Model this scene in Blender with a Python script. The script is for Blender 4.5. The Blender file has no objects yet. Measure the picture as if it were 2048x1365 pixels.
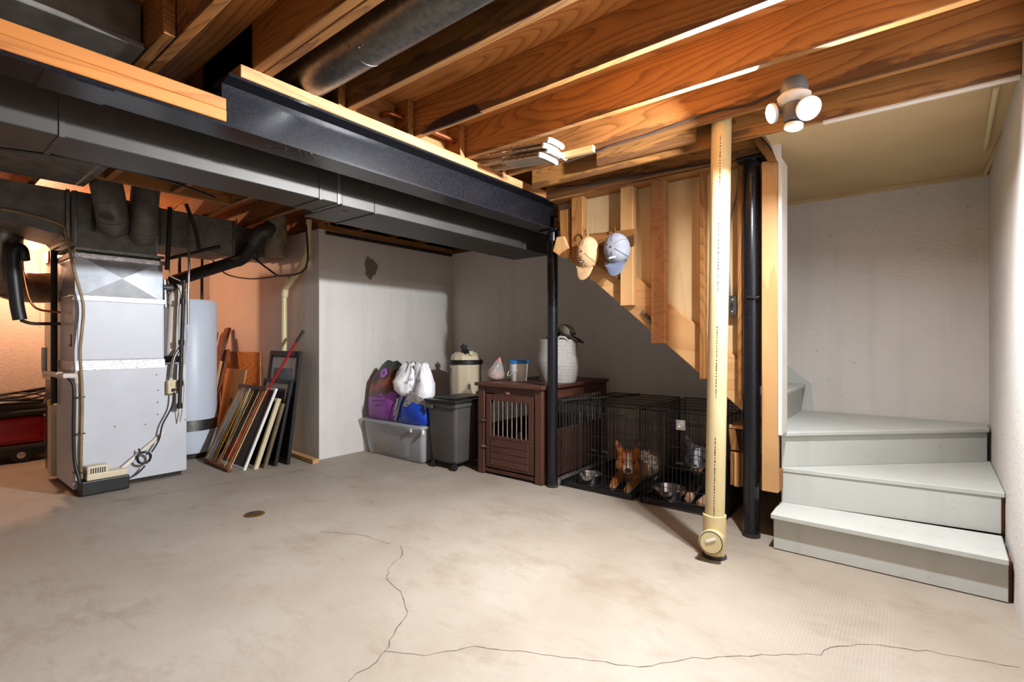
import bpy, bmesh, math, random
from mathutils import Vector, Matrix
random.seed(7)
SC = bpy.context.scene
COL = SC.collection
# ------------------------------------------------------------------ camera
F = 993.0; CX = 1024.0; CY = 682.5; YAW = math.radians(38.4); H = 1.1
cam = bpy.data.cameras.new('camera'); cam.sensor_width = 36.0; cam.lens = F / 2048 * 36.0
cam.clip_start = 0.02
camo = bpy.data.objects.new('camera', cam); COL.objects.link(camo)
camo.location = (0, 0, H); camo.rotation_euler = (math.pi / 2, 0, YAW)
SC.camera = camo
SC.view_settings.view_transform = 'Standard'
SC.view_settings.look = 'None'
SC.view_settings.gamma = 1.0
SC.view_settings.use_curve_mapping = False
SC.view_settings.exposure = 0.15
SC.cycles.use_denoising = True
SC.cycles.max_bounces = 12
SC.cycles.diffuse_bounces = 9
SC.cycles.sample_clamp_indirect = 6.0
SC.cycles.caustics_reflective = False
SC.cycles.caustics_refractive = False
world = bpy.data.worlds.new('world'); SC.world = world; world.use_nodes = True
world.node_tree.nodes['Background'].inputs[0].default_value = (0.9, 0.8, 0.7, 1)
world.node_tree.nodes['Background'].inputs[1].default_value = 0.0

def light(name, kind, loc, power, color, size=0.05, target=None, spread=math.pi):
    l = bpy.data.lights.new(name, kind); l.energy = power; l.color = color
    if kind == 'AREA':
        l.shape = 'DISK'; l.size = size; l.spread = spread
    else:
        l.shadow_soft_size = size
    o = bpy.data.objects.new(name, l); COL.objects.link(o); o.location = loc
    if target is not None:
        o.rotation_euler = (Vector(target) - Vector(loc)).to_track_quat('-Z', 'Y').to_euler()
    return o
LED = (0.93, 0.96, 1.0)
# ------------------------------------------------------------------ pixel helpers
def ray(px, py):
    u = (px - CX) / F; v = (CY - py) / F; c, s = math.cos(YAW), math.sin(YAW)
    return Vector((-s + u * c, c + u * s, v))
def gz(px, py, z=0.0):
    d = ray(px, py); t = (z - H) / d.z; return Vector((d.x * t, d.y * t, z))
def gx(px, py, x):
    d = ray(px, py); t = x / d.x; return Vector((x, d.y * t, H + d.z * t))
def gy(px, py, y):
    d = ray(px, py); t = y / d.y; return Vector((d.x * t, y, H + d.z * t))

# ------------------------------------------------------------------ mesh builder
WL = {}
class M:
    def __init__(s): s.v = []; s.f = []
    def add(s, v, f):
        n = len(s.v); s.v += [Vector(p) for p in v]; s.f += [[i + n for i in q] for q in f]; return s
    def box(s, x0, x1, y0, y1, z0, z1):
        return s.add([(x0,y0,z0),(x1,y0,z0),(x1,y1,z0),(x0,y1,z0),(x0,y0,z1),(x1,y0,z1),(x1,y1,z1),(x0,y1,z1)],
                     [(0,3,2,1),(4,5,6,7),(0,1,5,4),(1,2,6,5),(2,3,7,6),(3,0,4,7)])
    def ob(s, c, a, b, d):
        c, a, b, d = Vector(c), Vector(a), Vector(b), Vector(d)
        return s.add([c-a-b-d,c+a-b-d,c+a+b-d,c-a+b-d,c-a-b+d,c+a-b+d,c+a+b+d,c-a+b+d],
                     [(0,3,2,1),(4,5,6,7),(0,1,5,4),(1,2,6,5),(2,3,7,6),(3,0,4,7)])
    def beam(s, p0, p1, w, h, up=(0, 0, 1)):
        p0, p1 = Vector(p0), Vector(p1); d = p1 - p0; a = d / 2
        side = d.cross(Vector(up)).normalized(); u = side.cross(d).normalized()
        return s.ob((p0 + p1) / 2, a, side * w / 2, u * h / 2)
    def tube(s, pts, r, n=12, cap=True):
        pts = [Vector(p) for p in pts]; m = len(pts)
        rs = r if isinstance(r, (list, tuple)) else [r] * m
        t0 = (pts[1] - pts[0]).normalized()
        ref = Vector((0, 0, 1)) if abs(t0.z) < 0.9 else Vector((1, 0, 0))
        nrm = (ref - t0 * ref.dot(t0)).normalized(); vs = []; fs = []
        for i, p in enumerate(pts):
            if i == 0: t = t0
            elif i == m - 1: t = (pts[-1] - pts[-2]).normalized()
            else:
                t = ((pts[i+1] - p).normalized() + (p - pts[i-1]).normalized())
                t = t.normalized() if t.length > 1e-6 else t0
            nrm = (nrm - t * nrm.dot(t)).normalized(); b = t.cross(nrm)
            for k in range(n):
                a = 2 * math.pi * k / n
                vs.append(p + (nrm * math.cos(a) + b * math.sin(a)) * rs[i])
        for i in range(m - 1):
            for k in range(n):
                k2 = (k + 1) % n
                fs.append((i*n+k, i*n+k2, (i+1)*n+k2, (i+1)*n+k))
        if cap:
            fs.append(tuple(reversed(range(n)))); fs.append(tuple(range((m-1)*n, m*n)))
        return s.add(vs, fs)
    def lathe(s, c, prof, n=28, ax=(0, 0, 1), cap=True):
        c = Vector(c); ax = Vector(ax).normalized()
        ref = Vector((1, 0, 0)) if abs(ax.x) < 0.9 else Vector((0, 1, 0))
        u = (ref - ax * ref.dot(ax)).normalized(); w = ax.cross(u); vs = []; fs = []; m = len(prof)
        for (r, z) in prof:
            for k in range(n):
                a = 2 * math.pi * k / n
                vs.append(c + ax * z + (u * math.cos(a) + w * math.sin(a)) * max(r, 1e-5))
        for i in range(m - 1):
            for k in range(n):
                k2 = (k + 1) % n; fs.append((i*n+k, i*n+k2, (i+1)*n+k2, (i+1)*n+k))
        if cap:
            fs.append(tuple(reversed(range(n)))); fs.append(tuple(range((m-1)*n, m*n)))
        return s.add(vs, fs)
    def prism(s, poly, off):
        poly = [Vector(p) for p in poly]; off = Vector(off); n = len(poly)
        vs = poly + [p + off for p in poly]
        fs = [tuple(reversed(range(n))), tuple(range(n, 2*n))] + [(i, (i+1) % n, n + (i+1) % n, n + i) for i in range(n)]
        return s.add(vs, fs)
    def ball(s, c, r, n=16, m=10, rot=None):
        c = Vector(c); r = (r, r, r) if not isinstance(r, (list, tuple)) else r; vs = []; fs = []
        for i in range(m + 1):
            ph = math.pi * i / m
            for k in range(n):
                a = 2 * math.pi * k / n
                p = Vector((r[0]*max(math.sin(ph),1e-4)*math.cos(a), r[1]*max(math.sin(ph),1e-4)*math.sin(a), r[2]*math.cos(ph)))
                vs.append(c + (rot @ p if rot else p))
        for i in range(m):
            for k in range(n):
                k2 = (k + 1) % n; fs.append((i*n+k, (i+1)*n+k, (i+1)*n+k2, i*n+k2))
        return s.add(vs, fs)
    def build(s, name, mat, parent=None, smooth=False, bev=0.0, seg=1, label=None, cat=None, group=None, kind=None, ang=40):
        vs = s.v
        lo = Vector((min(p.x for p in vs), min(p.y for p in vs), min(p.z for p in vs)))
        hi = Vector((max(p.x for p in vs), max(p.y for p in vs), max(p.z for p in vs)))
        org = Vector(((lo.x + hi.x) / 2, (lo.y + hi.y) / 2, lo.z))
        bm = bmesh.new(); bv = [bm.verts.new(p - org) for p in vs]
        for q in s.f:
            try: bm.faces.new([bv[i] for i in q])
            except ValueError: pass
        bmesh.ops.recalc_face_normals(bm, faces=bm.faces)
        if bev > 0:
            es = [e for e in bm.edges if len(e.link_faces) == 2 and e.calc_face_angle(0) > 0.6]
            bmesh.ops.bevel(bm, geom=es, offset=bev, segments=seg, profile=0.5, affect='EDGES', clamp_overlap=True)
        me = bpy.data.meshes.new(name); bm.to_mesh(me); bm.free()
        if smooth:
            me.shade_smooth(); me.set_sharp_from_angle(angle=math.radians(ang))
        if mat: me.materials.append(mat)
        o = bpy.data.objects.new(name, me); place(o, org, parent)
        tag(o, label, cat, group, kind)
        return o
def place(o, org, parent):
    COL.objects.link(o); WL[o.name] = Vector(org)
    if parent:
        o.parent = parent; o.location = Vector(org) - WL[parent.name]
    else: o.location = org
def tag(o, label=None, cat=None, group=None, kind=None):
    if label: o['label'] = label
    if cat: o['category'] = cat
    if group: o['group'] = group
    if kind: o['kind'] = kind
    return o
def thing(name, label, cat, loc, group=None, kind=None):
    o = bpy.data.objects.new(name, None); o.empty_display_size = 0.05
    place(o, Vector(loc), None); return tag(o, label, cat, group, kind)
def smooth_path(pts, n=6):
    pts = [Vector(p) for p in pts]; q = [pts[0]] + pts + [pts[-1]]; out = []
    for i in range(1, len(q) - 2):
        a, b, c, d = q[i-1], q[i], q[i+1], q[i+2]
        for k in range(n):
            t = k / n
            out.append(0.5 * ((2*b) + (c - a) * t + (2*a - 5*b + 4*c - d) * t*t + (3*b - a - 3*c + d) * t**3))
    out.append(pts[-1]); return out
def text(body, size, org, right, up, mat, parent, name='lettering', align='CENTER'):
    cu = bpy.data.curves.new('t', 'FONT'); cu.body = body; cu.size = size; cu.align_x = align; cu.extrude = 0.0004; cu.resolution_u = 2
    to = bpy.data.objects.new('t', cu); COL.objects.link(to)
    bpy.context.view_layer.update()
    me = bpy.data.meshes.new_from_object(to.evaluated_get(bpy.context.evaluated_depsgraph_get()))
    bpy.data.objects.remove(to); bpy.data.curves.remove(cu)
    right = Vector(right).normalized(); up = Vector(up).normalized(); nn = right.cross(up)
    m = M(); m.v = [Vector(org) + right * v.co.x + up * v.co.y + nn * v.co.z for v in me.vertices]
    m.f = [list(p.vertices) for p in me.polygons]
    bpy.data.meshes.remove(me)
    return m.build(name, mat, parent)

# ------------------------------------------------------------------ materials
def lin(c):
    return tuple((x/255/12.92 if x/255 <= 0.04045 else ((x/255 + 0.055)/1.055)**2.4) for x in c) + (1.0,)
class N:
    def __init__(s, name):
        s.m = bpy.data.materials.new(name); s.m.use_nodes = True; s.t = s.m.node_tree
        s.b = s.t.nodes['Principled BSDF']
    def n(s, typ, **kw):
        x = s.t.nodes.new(typ)
        for k, v in kw.items():
            if k in x.inputs: x.inputs[k].default_value = v
            else: setattr(x, k, v)
        return x
    def l(s, a, b): s.t.links.new(a, b)
    def co(s, scale=(1, 1, 1), rand=True):
        tc = s.n('ShaderNodeTexCoord'); mp = s.n('ShaderNodeMapping'); mp.inputs['Scale'].default_value = scale
        if rand:
            oi = s.n('ShaderNodeObjectInfo'); mu = s.n('ShaderNodeMath', operation='MULTIPLY'); mu.inputs[1].default_value = 37.0
            s.l(oi.outputs['Random'], mu.inputs[0]); ad = s.n('ShaderNodeVectorMath', operation='ADD')
            s.l(tc.outputs['Object'], ad.inputs[0]); s.l(mu.outputs[0], ad.inputs[1]); s.l(ad.outputs[0], mp.inputs[0])
        else: s.l(tc.outputs['Object'], mp.inputs[0])
        return mp.outputs[0]
    def noise(s, vec, scale, detail=4, rough=0.55, dist=0.0):
        x = s.n('ShaderNodeTexNoise'); s.l(vec, x.inputs['Vector'])
        x.inputs['Scale'].default_value = scale; x.inputs['Detail'].default_value = detail
        x.inputs['Roughness'].default_value = rough; x.inputs['Distortion'].default_value = dist
        return x.outputs['Fac']
    def ramp(s, fac, stops):
        x = s.n('ShaderNodeValToRGB'); s.l(fac, x.inputs[0]); e = x.color_ramp.elements
        while len(e) < len(stops): e.new(0.5)
        for i, (p, c) in enumerate(stops):
            e[i].position = p; e[i].color = c if len(c) == 4 else tuple(c) + (1,)
        return x.outputs[0]
    def mix(s, fac, a, b, mode='MIX'):
        x = s.n('ShaderNodeMix', data_type='RGBA', blend_type=mode)
        for sock, val in ((0, fac), (6, a), (7, b)):
            if isinstance(val, (int, float)): x.inputs[sock].default_value = val
            elif isinstance(val, tuple): x.inputs[sock].default_value = val
            else: s.l(val, x.inputs[sock])
        return x.outputs[2]
    def math(s, op, a, b=0.0):
        x = s.n('ShaderNodeMath', operation=op)
        for i, val in enumerate((a, b)):
            if isinstance(val, (int, float)): x.inputs[i].default_value = val
            else: s.l(val, x.inputs[i])
        return x.outputs[0]
    def bump(s, h, st=0.3, dist=0.01):
        x = s.n('ShaderNodeBump'); x.inputs['Strength'].default_value = st; x.inputs['Distance'].default_value = dist
        s.l(h, x.inputs['Height']); s.l(x.outputs[0], s.b.inputs['Normal'])
    def fin(s, col, rough=0.6, metal=0.0):
        if isinstance(col, tuple): s.b.inputs['Base Color'].default_value = col
        else: s.l(col, s.b.inputs['Base Color'])
        if isinstance(rough, (int, float)): s.b.inputs['Roughness'].default_value = rough
        else: s.l(rough, s.b.inputs['Roughness'])
        s.b.inputs['Metallic'].default_value = metal
        return s.m
def pm(name, c1, c2=None, scale=8, rough=0.6, metal=0.0, bump=0.0, stretch=(1, 1, 1), bd=0.004, lo=0.35, hi=0.65, detail=4):
    x = N(name)
    if c2 is None: c2 = tuple(max(0, q - 18) for q in c1)
    v = x.co(stretch); f = x.noise(v, scale, detail)
    col = x.ramp(f, [(lo, lin(c1)), (hi, lin(c2))])
    if bump: x.bump(x.noise(v, scale * 4, 3), bump, bd)
    return x.fin(col, rough, metal)
def wood(name, c1, c2, axis=0, rings=11, rough=0.6, dark=None, sc=1.0, knot=True, stain=False):
    x = N(name)
    st = [5.5 * sc] * 3; st[axis] = 0.55 * sc
    v = x.co(tuple(st)); f = x.noise(v, 0.8, 1.5, 0.4, 0.25)
    st2 = [160.0] * 3; st2[axis] = 2.5
    fine = x.noise(x.co(tuple(st2)), 1.0, 3, 0.6)
    g = x.math('FRACT', x.math('ADD', x.math('MULTIPLY', f, rings * 2.0), x.math('MULTIPLY', fine, 0.35)))
    mid = tuple((p + q) // 2 for p, q in zip(c1, c2))
    col = x.ramp(g, [(0.0, lin(c1)), (0.45, lin(c1)), (0.82, lin(mid)), (0.95, lin(c2)), (1.0, lin(c1))])
    col = x.mix(x.math('MULTIPLY', fine, 0.4), col, lin(c2))
    big = x.noise(x.co((1.3, 1.3, 1.3)), 1.4, 4)
    col = x.mix(x.ramp(big, [(0.5, (0, 0, 0, 1)), (0.75, (0.4, 0.4, 0.4, 1))]), col, lin(dark or tuple(int(q*0.66) for q in c2)))
    if knot:
        kst = [9.0] * 3; kst[axis] = 2.4
        vo = x.n('ShaderNodeTexVoronoi'); x.l(x.co(tuple(kst)), vo.inputs['Vector']); vo.inputs['Scale'].default_value = 0.55; vo.inputs['Randomness'].default_value = 1.0
        col = x.mix(x.ramp(vo.outputs['Distance'], [(0.05, (0.75, 0.75, 0.75, 1)), (0.11, (0, 0, 0, 1))]), col, lin(tuple(int(q*0.45) for q in c2)))
    if stain:
        tc = x.n('ShaderNodeTexCoord'); sx = x.n('ShaderNodeSeparateXYZ'); x.l(tc.outputs['Object'], sx.inputs[0])
        sn = x.noise(x.co((1.6, 1, 9)), 1.0, 5, 0.7)
        lvl = x.math('SUBTRACT', x.math('MULTIPLY', sn, 0.30), x.math('ADD', sx.outputs[2], 0.085))
        oi0 = x.n('ShaderNodeObjectInfo'); lvl = x.math('SUBTRACT', lvl, x.math('MULTIPLY', x.math('FRACT', x.math('MULTIPLY', oi0.outputs['Random'], 13.0)), 0.06))
        nrm = x.n('ShaderNodeSeparateXYZ'); x.l(tc.outputs['Normal'], nrm.inputs[0])
        side = x.math('GREATER_THAN', x.math('ABSOLUTE', nrm.outputs[1]), 0.5)
        col = x.mix(x.math('MULTIPLY', x.ramp(lvl, [(0.0, (0, 0, 0, 1)), (0.02, (0.7, 0.7, 0.7, 1))]), side), col, lin((58, 34, 20)))
    oi = x.n('ShaderNodeObjectInfo'); hv = x.n('ShaderNodeHueSaturation')
    x.l(x.math('ADD', x.math('MULTIPLY', oi.outputs['Random'], 0.28), 0.86), hv.inputs['Value']); x.l(col, hv.inputs['Color'])
    x.bump(fine, 0.2, 0.002)
    return x.fin(hv.outputs[0], rough)
J1c, J2c = (160, 110, 57), (114, 72, 32)
W = {a: wood('joist_wood_%d' % a, J1c, J2c, a, rings=15, stain=(a == 0)) for a in range(3)}
WP = {a: wood('pine_%d' % a, (204, 160, 108), (186, 138, 84), a, rings=6) for a in range(3)}
WO = {a: wood('orange_pine_%d' % a, (178, 112, 48), (150, 86, 30), a, rings=7) for a in range(3)}
WR = {a: wood('redwood_%d' % a, (132, 72, 42), (98, 48, 26), a) for a in range(3)}
PLY = wood('plywood', (196, 134, 72), (140, 84, 36), 0, rings=16, sc=0.7)
BRN = {a: wood('dark_brown_wood_%d' % a, (84, 50, 38), (62, 35, 27), a, rough=0.5, knot=False) for a in range(3)}

def concrete():
    x = N('concrete_floor'); v = x.co((1, 1, 1), False)
    n1 = x.noise(v, 1.3, 8, 0.62, 0.0); n2 = x.noise(x.co((1.6, 2.6, 1), False), 1.5, 9, 0.72, 0.15); n3 = x.noise(v, 70, 4, 0.75); n4 = x.noise(x.co((3.5, 11, 1), False), 1.2, 7, 0.7)
    col = x.ramp(n1, [(0.3, lin((149, 137, 121))), (0.55, lin((161, 151, 137))), (0.75, lin((170, 161, 149)))])
    col = x.mix(x.ramp(n2, [(0.52, (0, 0, 0, 1)), (0.70, (0.5, 0.5, 0.5, 1))]), col, lin((122, 103, 82)))
    col = x.mix(x.ramp(n4, [(0.55, (0, 0, 0, 1)), (0.72, (0.35, 0.35, 0.35, 1))]), col, lin((127, 113, 92)))
    n5 = x.noise(v, 2.6, 5, 0.6); sp = x.ramp(n5, [(0.66, (0, 0, 0, 1)), (0.73, (0.7, 0.7, 0.7, 1))])
    col = x.mix(x.math('MULTIPLY', sp, 0.4), col, lin((180, 175, 167)))
    col = x.mix(x.math('MULTIPLY', n3, 0.35), col, lin((115, 104, 91)))
    # faint ribbed imprint where a mat used to lie
    tc = x.n('ShaderNodeTexCoord'); sx = x.n('ShaderNodeSeparateXYZ'); x.l(tc.outputs['Object'], sx.inputs[0])
    def edge(v, k, o):
        m = x.n('ShaderNodeMath', operation='MULTIPLY_ADD', use_clamp=True); x.l(v, m.inputs[0]); m.inputs[1].default_value = k; m.inputs[2].default_value = o; return m.outputs[0]
    wx = x.math('ADD', sx.outputs[0], x.math('MULTIPLY', n2, 0.12)); wy = x.math('ADD', sx.outputs[1], x.math('MULTIPLY', n1, 0.10))
    X0, X1, Y0, Y1 = -0.80 + 3.175, 0.06 + 3.175, 1.92 - 0.61, 2.66 - 0.61
    mk = x.math('MULTIPLY', x.math('MULTIPLY', edge(wx, 4, -4*X0), edge(wx, -22, 22*X1)), x.math('MULTIPLY', edge(wy, 6, -6*Y0), edge(wy, -22, 22*Y1)))
    rib = x.n('ShaderNodeTexWave', wave_type='BANDS', bands_direction='X'); x.l(v, rib.inputs[0]); rib.inputs['Scale'].default_value = 26
    col = x.mix(x.math('MULTIPLY', mk, x.math('MULTIPLY', rib.outputs['Fac'], 0.14)), col, lin((185, 176, 165)))
    x.bump(n3, 0.12, 0.003)
    return x.fin(col, x.ramp(n1, [(0.3, (0.5, 0.5, 0.5, 1)), (0.7, (0.68, 0.68, 0.68, 1))]))
FLOOR = concrete()
def wallmat(name, c, c2, rb=0.8):
    x = N(name); v = x.co((1, 1, 1), False); a = x.noise(v, 1.1, 5); b = x.noise(v, 46, 5, 0.65); d = x.noise(x.co((6, 6, 0.5), False), 1.2, 3)
    col = x.ramp(a, [(0.3, lin(c)), (0.75, lin(c2))])
    col = x.mix(x.ramp(d, [(0.52, (0, 0, 0, 1)), (0.8, (0.3, 0.3, 0.3, 1))]), col, lin(tuple(int(q*0.86) for q in c2)))
    pk = x.ramp(x.noise(v, 17, 3), [(0.70, (0, 0, 0, 1)), (0.74, (0.35, 0.35, 0.35, 1))])
    col = x.mix(pk, col, lin(tuple(int(q*0.72) for q in c2)))
    x.bump(b, rb, 0.008)
    return x.fin(col, 0.85)
WALL = wallmat('painted_concrete', (214, 210, 205), (202, 197, 191))
WALLP = wallmat('rough_painted_concrete', (214, 198, 184), (200, 182, 168), 0.8)
SOFF = pm('cream_drywall', (196, 172, 132), (186, 160, 120), 2, 0.8)
GREY = wallmat('grey_stair_paint', (190, 193, 188), (178, 181, 176), 0.12)
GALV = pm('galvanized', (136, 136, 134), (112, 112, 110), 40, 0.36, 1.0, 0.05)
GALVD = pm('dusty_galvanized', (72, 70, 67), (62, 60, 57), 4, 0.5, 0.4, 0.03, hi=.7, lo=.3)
DUST = pm('dull_duct_metal', (124, 121, 116), (98, 95, 90), 10, 0.55, 0.45, 0.05)
STEEL = pm('black_painted_steel', (13, 13, 16), (26, 27, 33), 110, 0.24, 0.0, 0.03, bd=0.001)
STEEL.node_tree.nodes['Principled BSDF'].inputs['Specular IOR Level'].default_value = 0.38
BLACK = pm('black_plastic', (20, 20, 21), (27, 27, 28), 10, 0.45)
BLACKP = pm('black_iron_pipe', (32, 30, 29), (52, 44, 38), 20, 0.5, 0.3)
WHITE = pm('white_plastic', (228, 228, 226), (218, 218, 215), 5, 0.4)
CREAM = pm('cream_pvc', (208, 194, 152), (198, 180, 134), 3, 0.35)
PVCW = pm('white_pvc', (222, 214, 202), (208, 198, 184), 4, 0.4)
FURN = pm('grey_enamel_steel', (194, 196, 203), (186, 188, 195), 3, 0.4)
FOIL = pm('foil_tape', (225, 222, 222), (190, 184, 184), 26, 0.25, 0.8, 0.6, bd=0.006)
HEAT = pm('heater_enamel', (206, 214, 226), (198, 206, 218), 3, 0.4)
BEIGE = pm('beige_plastic', (214, 202, 172), (204, 190, 160), 4, 0.45)
COPPER = pm('copper', (184, 112, 72), (150, 84, 50), 12, 0.35, 0.9)
RED = pm('red_paint', (168, 18, 22), (140, 12, 16), 5, 0.35)
CHROME = pm('brushed_steel', (205, 202, 198), (180, 177, 172), 15, 0.22, 1.0)
TRASH = pm('charcoal_plastic', (74, 71, 69), (64, 61, 59), 5, 0.4)
BRASS = pm('brass', (190, 150, 70), (150, 110, 50), 12, 0.3, 0.9)
PANEL = wood('tan_panel_back', (214, 186, 142), (202, 172, 126), 2, rings=4, knot=False)
DRY = pm('white_drywall', (226, 222, 216), (216, 212, 205), 4, 0.8)
DIRT = pm('dark_grime', (40, 35, 32), (60, 50, 44), 20, 0.9)
def glass(name, c, alpha, rough=0.15):
    x = N(name); x.b.inputs['Alpha'].default_value = alpha
    return x.fin(lin(c), rough)
def emit(name, c, st):
    x = N(name); x.b.inputs['Emission Color'].default_value = lin(c); x.b.inputs['Emission Strength'].default_value = st
    return x.fin(lin(c), 0.4)
# ================================================================== SETTING
XR = -4.25; YB = 4.22; YF = 2.49; XF = -6.75; ZJ = 2.19; ZS = 2.378
fl = M().box(XF - .2, 0.6, -3.2, YB + .2, -0.12, 0).build('floor', FLOOR, kind='structure', label='worn beige concrete basement floor')
def on_floor(pts, w, name='crack', mat=None):
    m = M(); P = [gz(*p) for p in pts]; Q = []
    for i in range(len(P) - 1):
        n = max(2, int((P[i+1] - P[i]).length / 0.035))
        for k in range(n): Q.append(P[i].lerp(P[i+1], k / n))
    Q.append(P[-1])
    rs = random.Random(len(pts))
    Q = [q + Vector((rs.uniform(-.008, .008), rs.uniform(-.008, .008), 0)) for q in Q]
    for i in range(len(Q) - 1):
        d = (Q[i+1] - Q[i]); s = Vector((-d.y, d.x, 0)).normalized() * w * rs.uniform(.5, 1.3)
        a, b = Q[i], Q[i+1]; z = Vector((0, 0, .0006))
        m.add([a - s + z, a + s + z, b + s + z, b - s + z], [(0, 1, 2, 3)])
    return m.build(name, mat or CRK, fl)
CRK = pm('dirty_crack', (112, 98, 82), (86, 74, 62), 30, 0.95)
on_floor([(800,1092),(806,1110),(776,1140),(772,1152),(800,1185),(812,1215),(806,1245),(778,1280),(768,1310),(735,1335),(695,1365)], .0022)
on_floor([(768,1305),(850,1310),(950,1296),(1040,1305),(1130,1315),(1280,1336),(1390,1318),(1500,1312),(1640,1312),(1660,1296),(1740,1290),(1860,1305),(2040,1338)], .0018)
on_floor([(640,1064),(720,1070),(780,1088)], .0016)
on_floor([(240,1003),(420,972),(560,950),(690,925)], .003, 'control_joint')
on_floor([(80,1028),(240,1003)], .0016)
dr = M().lathe(gz(509, 1029.5), [(.058, .0), (.06, .004), (.054, .0055)], 28).build('floor_drain', BRASS, label='round slotted brass floor drain in the concrete', cat='drain')
dc = gz(509, 1029.5)
for k in range(-4, 5):
    hw = math.sqrt(max(0, .046**2 - (k*.0105)**2))
    M().box(dc.x + k*.0105 - .0032, dc.x + k*.0105 + .0032, dc.y - hw, dc.y + hw, .0045, .0062).build('slot', BLACK, dr)

wb = M().box(XR - .2, 0.65, YB, YB + .2, 0, 2.14).build('wall_back', WALL, kind='structure', label='painted concrete wall behind the crates and stairs')
wr = M().prism([(.345, -3.2, 0), (.345, 2.65, 0), (.402, YB, 0), (.402, YB + .2, 0), (.65, YB + .2, 0), (.65, -3.2, 0)], (0, 0, 2.42)).build('wall_right', WALL, kind='structure', label='white painted concrete wall beside the stairs')
wl = M().box(XR - .25, XR, YF, YB, 0, 2.14).build('wall_left', WALL, kind='structure', label='white concrete wall with a patched hole')
wf = M().box(XF, XR - .25, YF, YF + .2, 0, 2.14).build('wall_furnace', WALLP, kind='structure', label='rough concrete wall behind the leaning frames')
M().box(XF - .2, XF, -3.2, YF + .2, 0, 2.14).build('wall_far', WALLP, kind='structure', label='concrete wall beyond the furnace')
M().box(XF - .2, 0.6, -3.2, -3.0, 0, 2.42).build('wall_front', WALL, kind='structure', label='concrete wall behind the viewer')
# foundation sill plates
M().box(XR - .12, XR + .01, YF, YB, 2.14, ZJ).build('sill_plate', W[1], wl)
M().box(XF, XR, YF - .01, YF + .13, 2.14, ZJ).build('sill_plate', W[0], wf)
M().box(XR, -.6, YB - .01, YB + .13, 2.14, ZJ).build('sill_plate', W[0], wb)
# rim band closing the joist space above the walls
M().box(XR - .12, .6, YB + .06, YB + .1, ZJ, ZS).build('rim_joist', W[0], wb)
M().box(XF - .06, XF - .02, -3.2, YB, 2.14, ZS).build('rim_joist', W[1], wf)
M().box(XF, XR, YF + .08, YF + .12, ZJ, ZS).build('rim_joist', W[0], wf)
# patched hole in the white wall
hp = []
c0 = gx(741, 536, XR)
for k in range(22):
    a = 2*math.pi*k/22; r = .085*(1 + .16*math.sin(3*a+1) + .10*math.sin(7*a)); hp.append((XR - .004, c0.y + r*.85*math.cos(a), c0.z + r*1.25*math.sin(a)))
M().prism(hp, (.010, 0, 0)).build('hole_patch', pm('mortar', (132, 124, 116), (108, 100, 92), 25, .95, 0, .6), wl)
# ceiling : plywood subfloor + joists
ce = M().box(XF - .2, 0.65, -3.2, YB + .2, ZS, ZS + .02).build('ceiling', PLY, kind='structure', label='plywood subfloor carried on wooden joists')
JY = [-2.75, -2.35, -1.95, -1.55, -1.15, -.75, -.35, .05, .65, .955, 1.34, 1.75, 2.14, 2.53]
for y in JY:
    z0 = ZJ
    M().box(-2.45 if y == .65 else (-2.20 if y < .6 else -2.24), .34, y, y + .038, z0, ZS).build('joist', W[0], ce, bev=.003)
for y in JY + [2.93, 3.33, 3.73]:
    if y > YF: continue
    M().box(-4.22 if y in (.955, 1.34) else XF, -2.66 if y < .6 else -2.05, y - .042, y - .003, ZJ, ZS).build('joist', W[0], ce, bev=.003)
for y in (2.53, 2.93, 3.33, 3.73):
    M().box(XR - .1, -2.05, y - .042, y - .003, ZJ, ZS).build('joist', W[0], ce, bev=.003)
M().box(-2.55, -1.0, .913, .953, ZJ, ZS).build('joist', W[0], ce, bev=.003)     # lapped board
# bark edge splintered off one joist
bk = [gy(*p, 1.744) for p in ((842, 268), (905, 246), (962, 224), (948, 208), (905, 224), (866, 244))]
M().prism(bk, (0, .012, 0)).build('bark_edge', pm('dark_bark', (52, 26, 14), (34, 16, 9), 25, .95, 0, .8), ce)
M().box(-4.258, -4.22, .647, 1.708, ZJ, ZS).build('header', W[1], ce, bev=.003)   # carries the joists cut for the ducts
# blocking over the beam
for a, b in ((1.378, 1.75), (1.788, 2.14), (2.178, 2.53), (1.268, 1.34)):
    M().box(-2.20, -2.165, a, b, ZJ, ZS).build('blocking', W[1], ce, bev=.002)
# trimmer and headers at the stair opening
M().box(-1.95, .346, 2.672, 2.70, 2.115, 2.34).build('trimmer', W[0], ce, bev=.003)
M().box(-2.05, -.56, 2.98, 3.018, 2.135, 2.3).build('header', W[0], ce, bev=.003)
M().box(-2.05, -.56, 3.02, 3.16, 2.125, 2.17).build('top_plate', W[0], ce, bev=.003)
M().box(-1.42, -.85, 2.585, 2.615, 2.13, 2.34).build('blocking', W[0], ce, bev=.003)
so = M().prism([(-.56, 2.70, 2.145), (.40, 2.70, 2.145), (.40, YB, 2.145), (-.85, YB, 2.145), (-.85, 3.2, 2.145), (-.56, 3.2, 2.145)], (0, 0, .02)).build('ceiling_stairwell', SOFF, kind='structure', label='cream drywall soffit over the stairwell')
M().box(-.85, .40, YB - .018, YB, 2.118, 2.147).build('trim_strip', SOFF, so, bev=.003)
M().box(.372, .392, 2.72, YB, 2.12, 2.147).build('trim_strip', SOFF, so, bev=.003)
M().box(-.30, .346, 2.676, 2.70, 2.10, 2.116).build('trim_strip', DRY, so, bev=.004)
hr = [gz(1985, 160, 2.12), gz(1975, 270, 2.12), gz(1971, 297, 2.12)]
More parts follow.
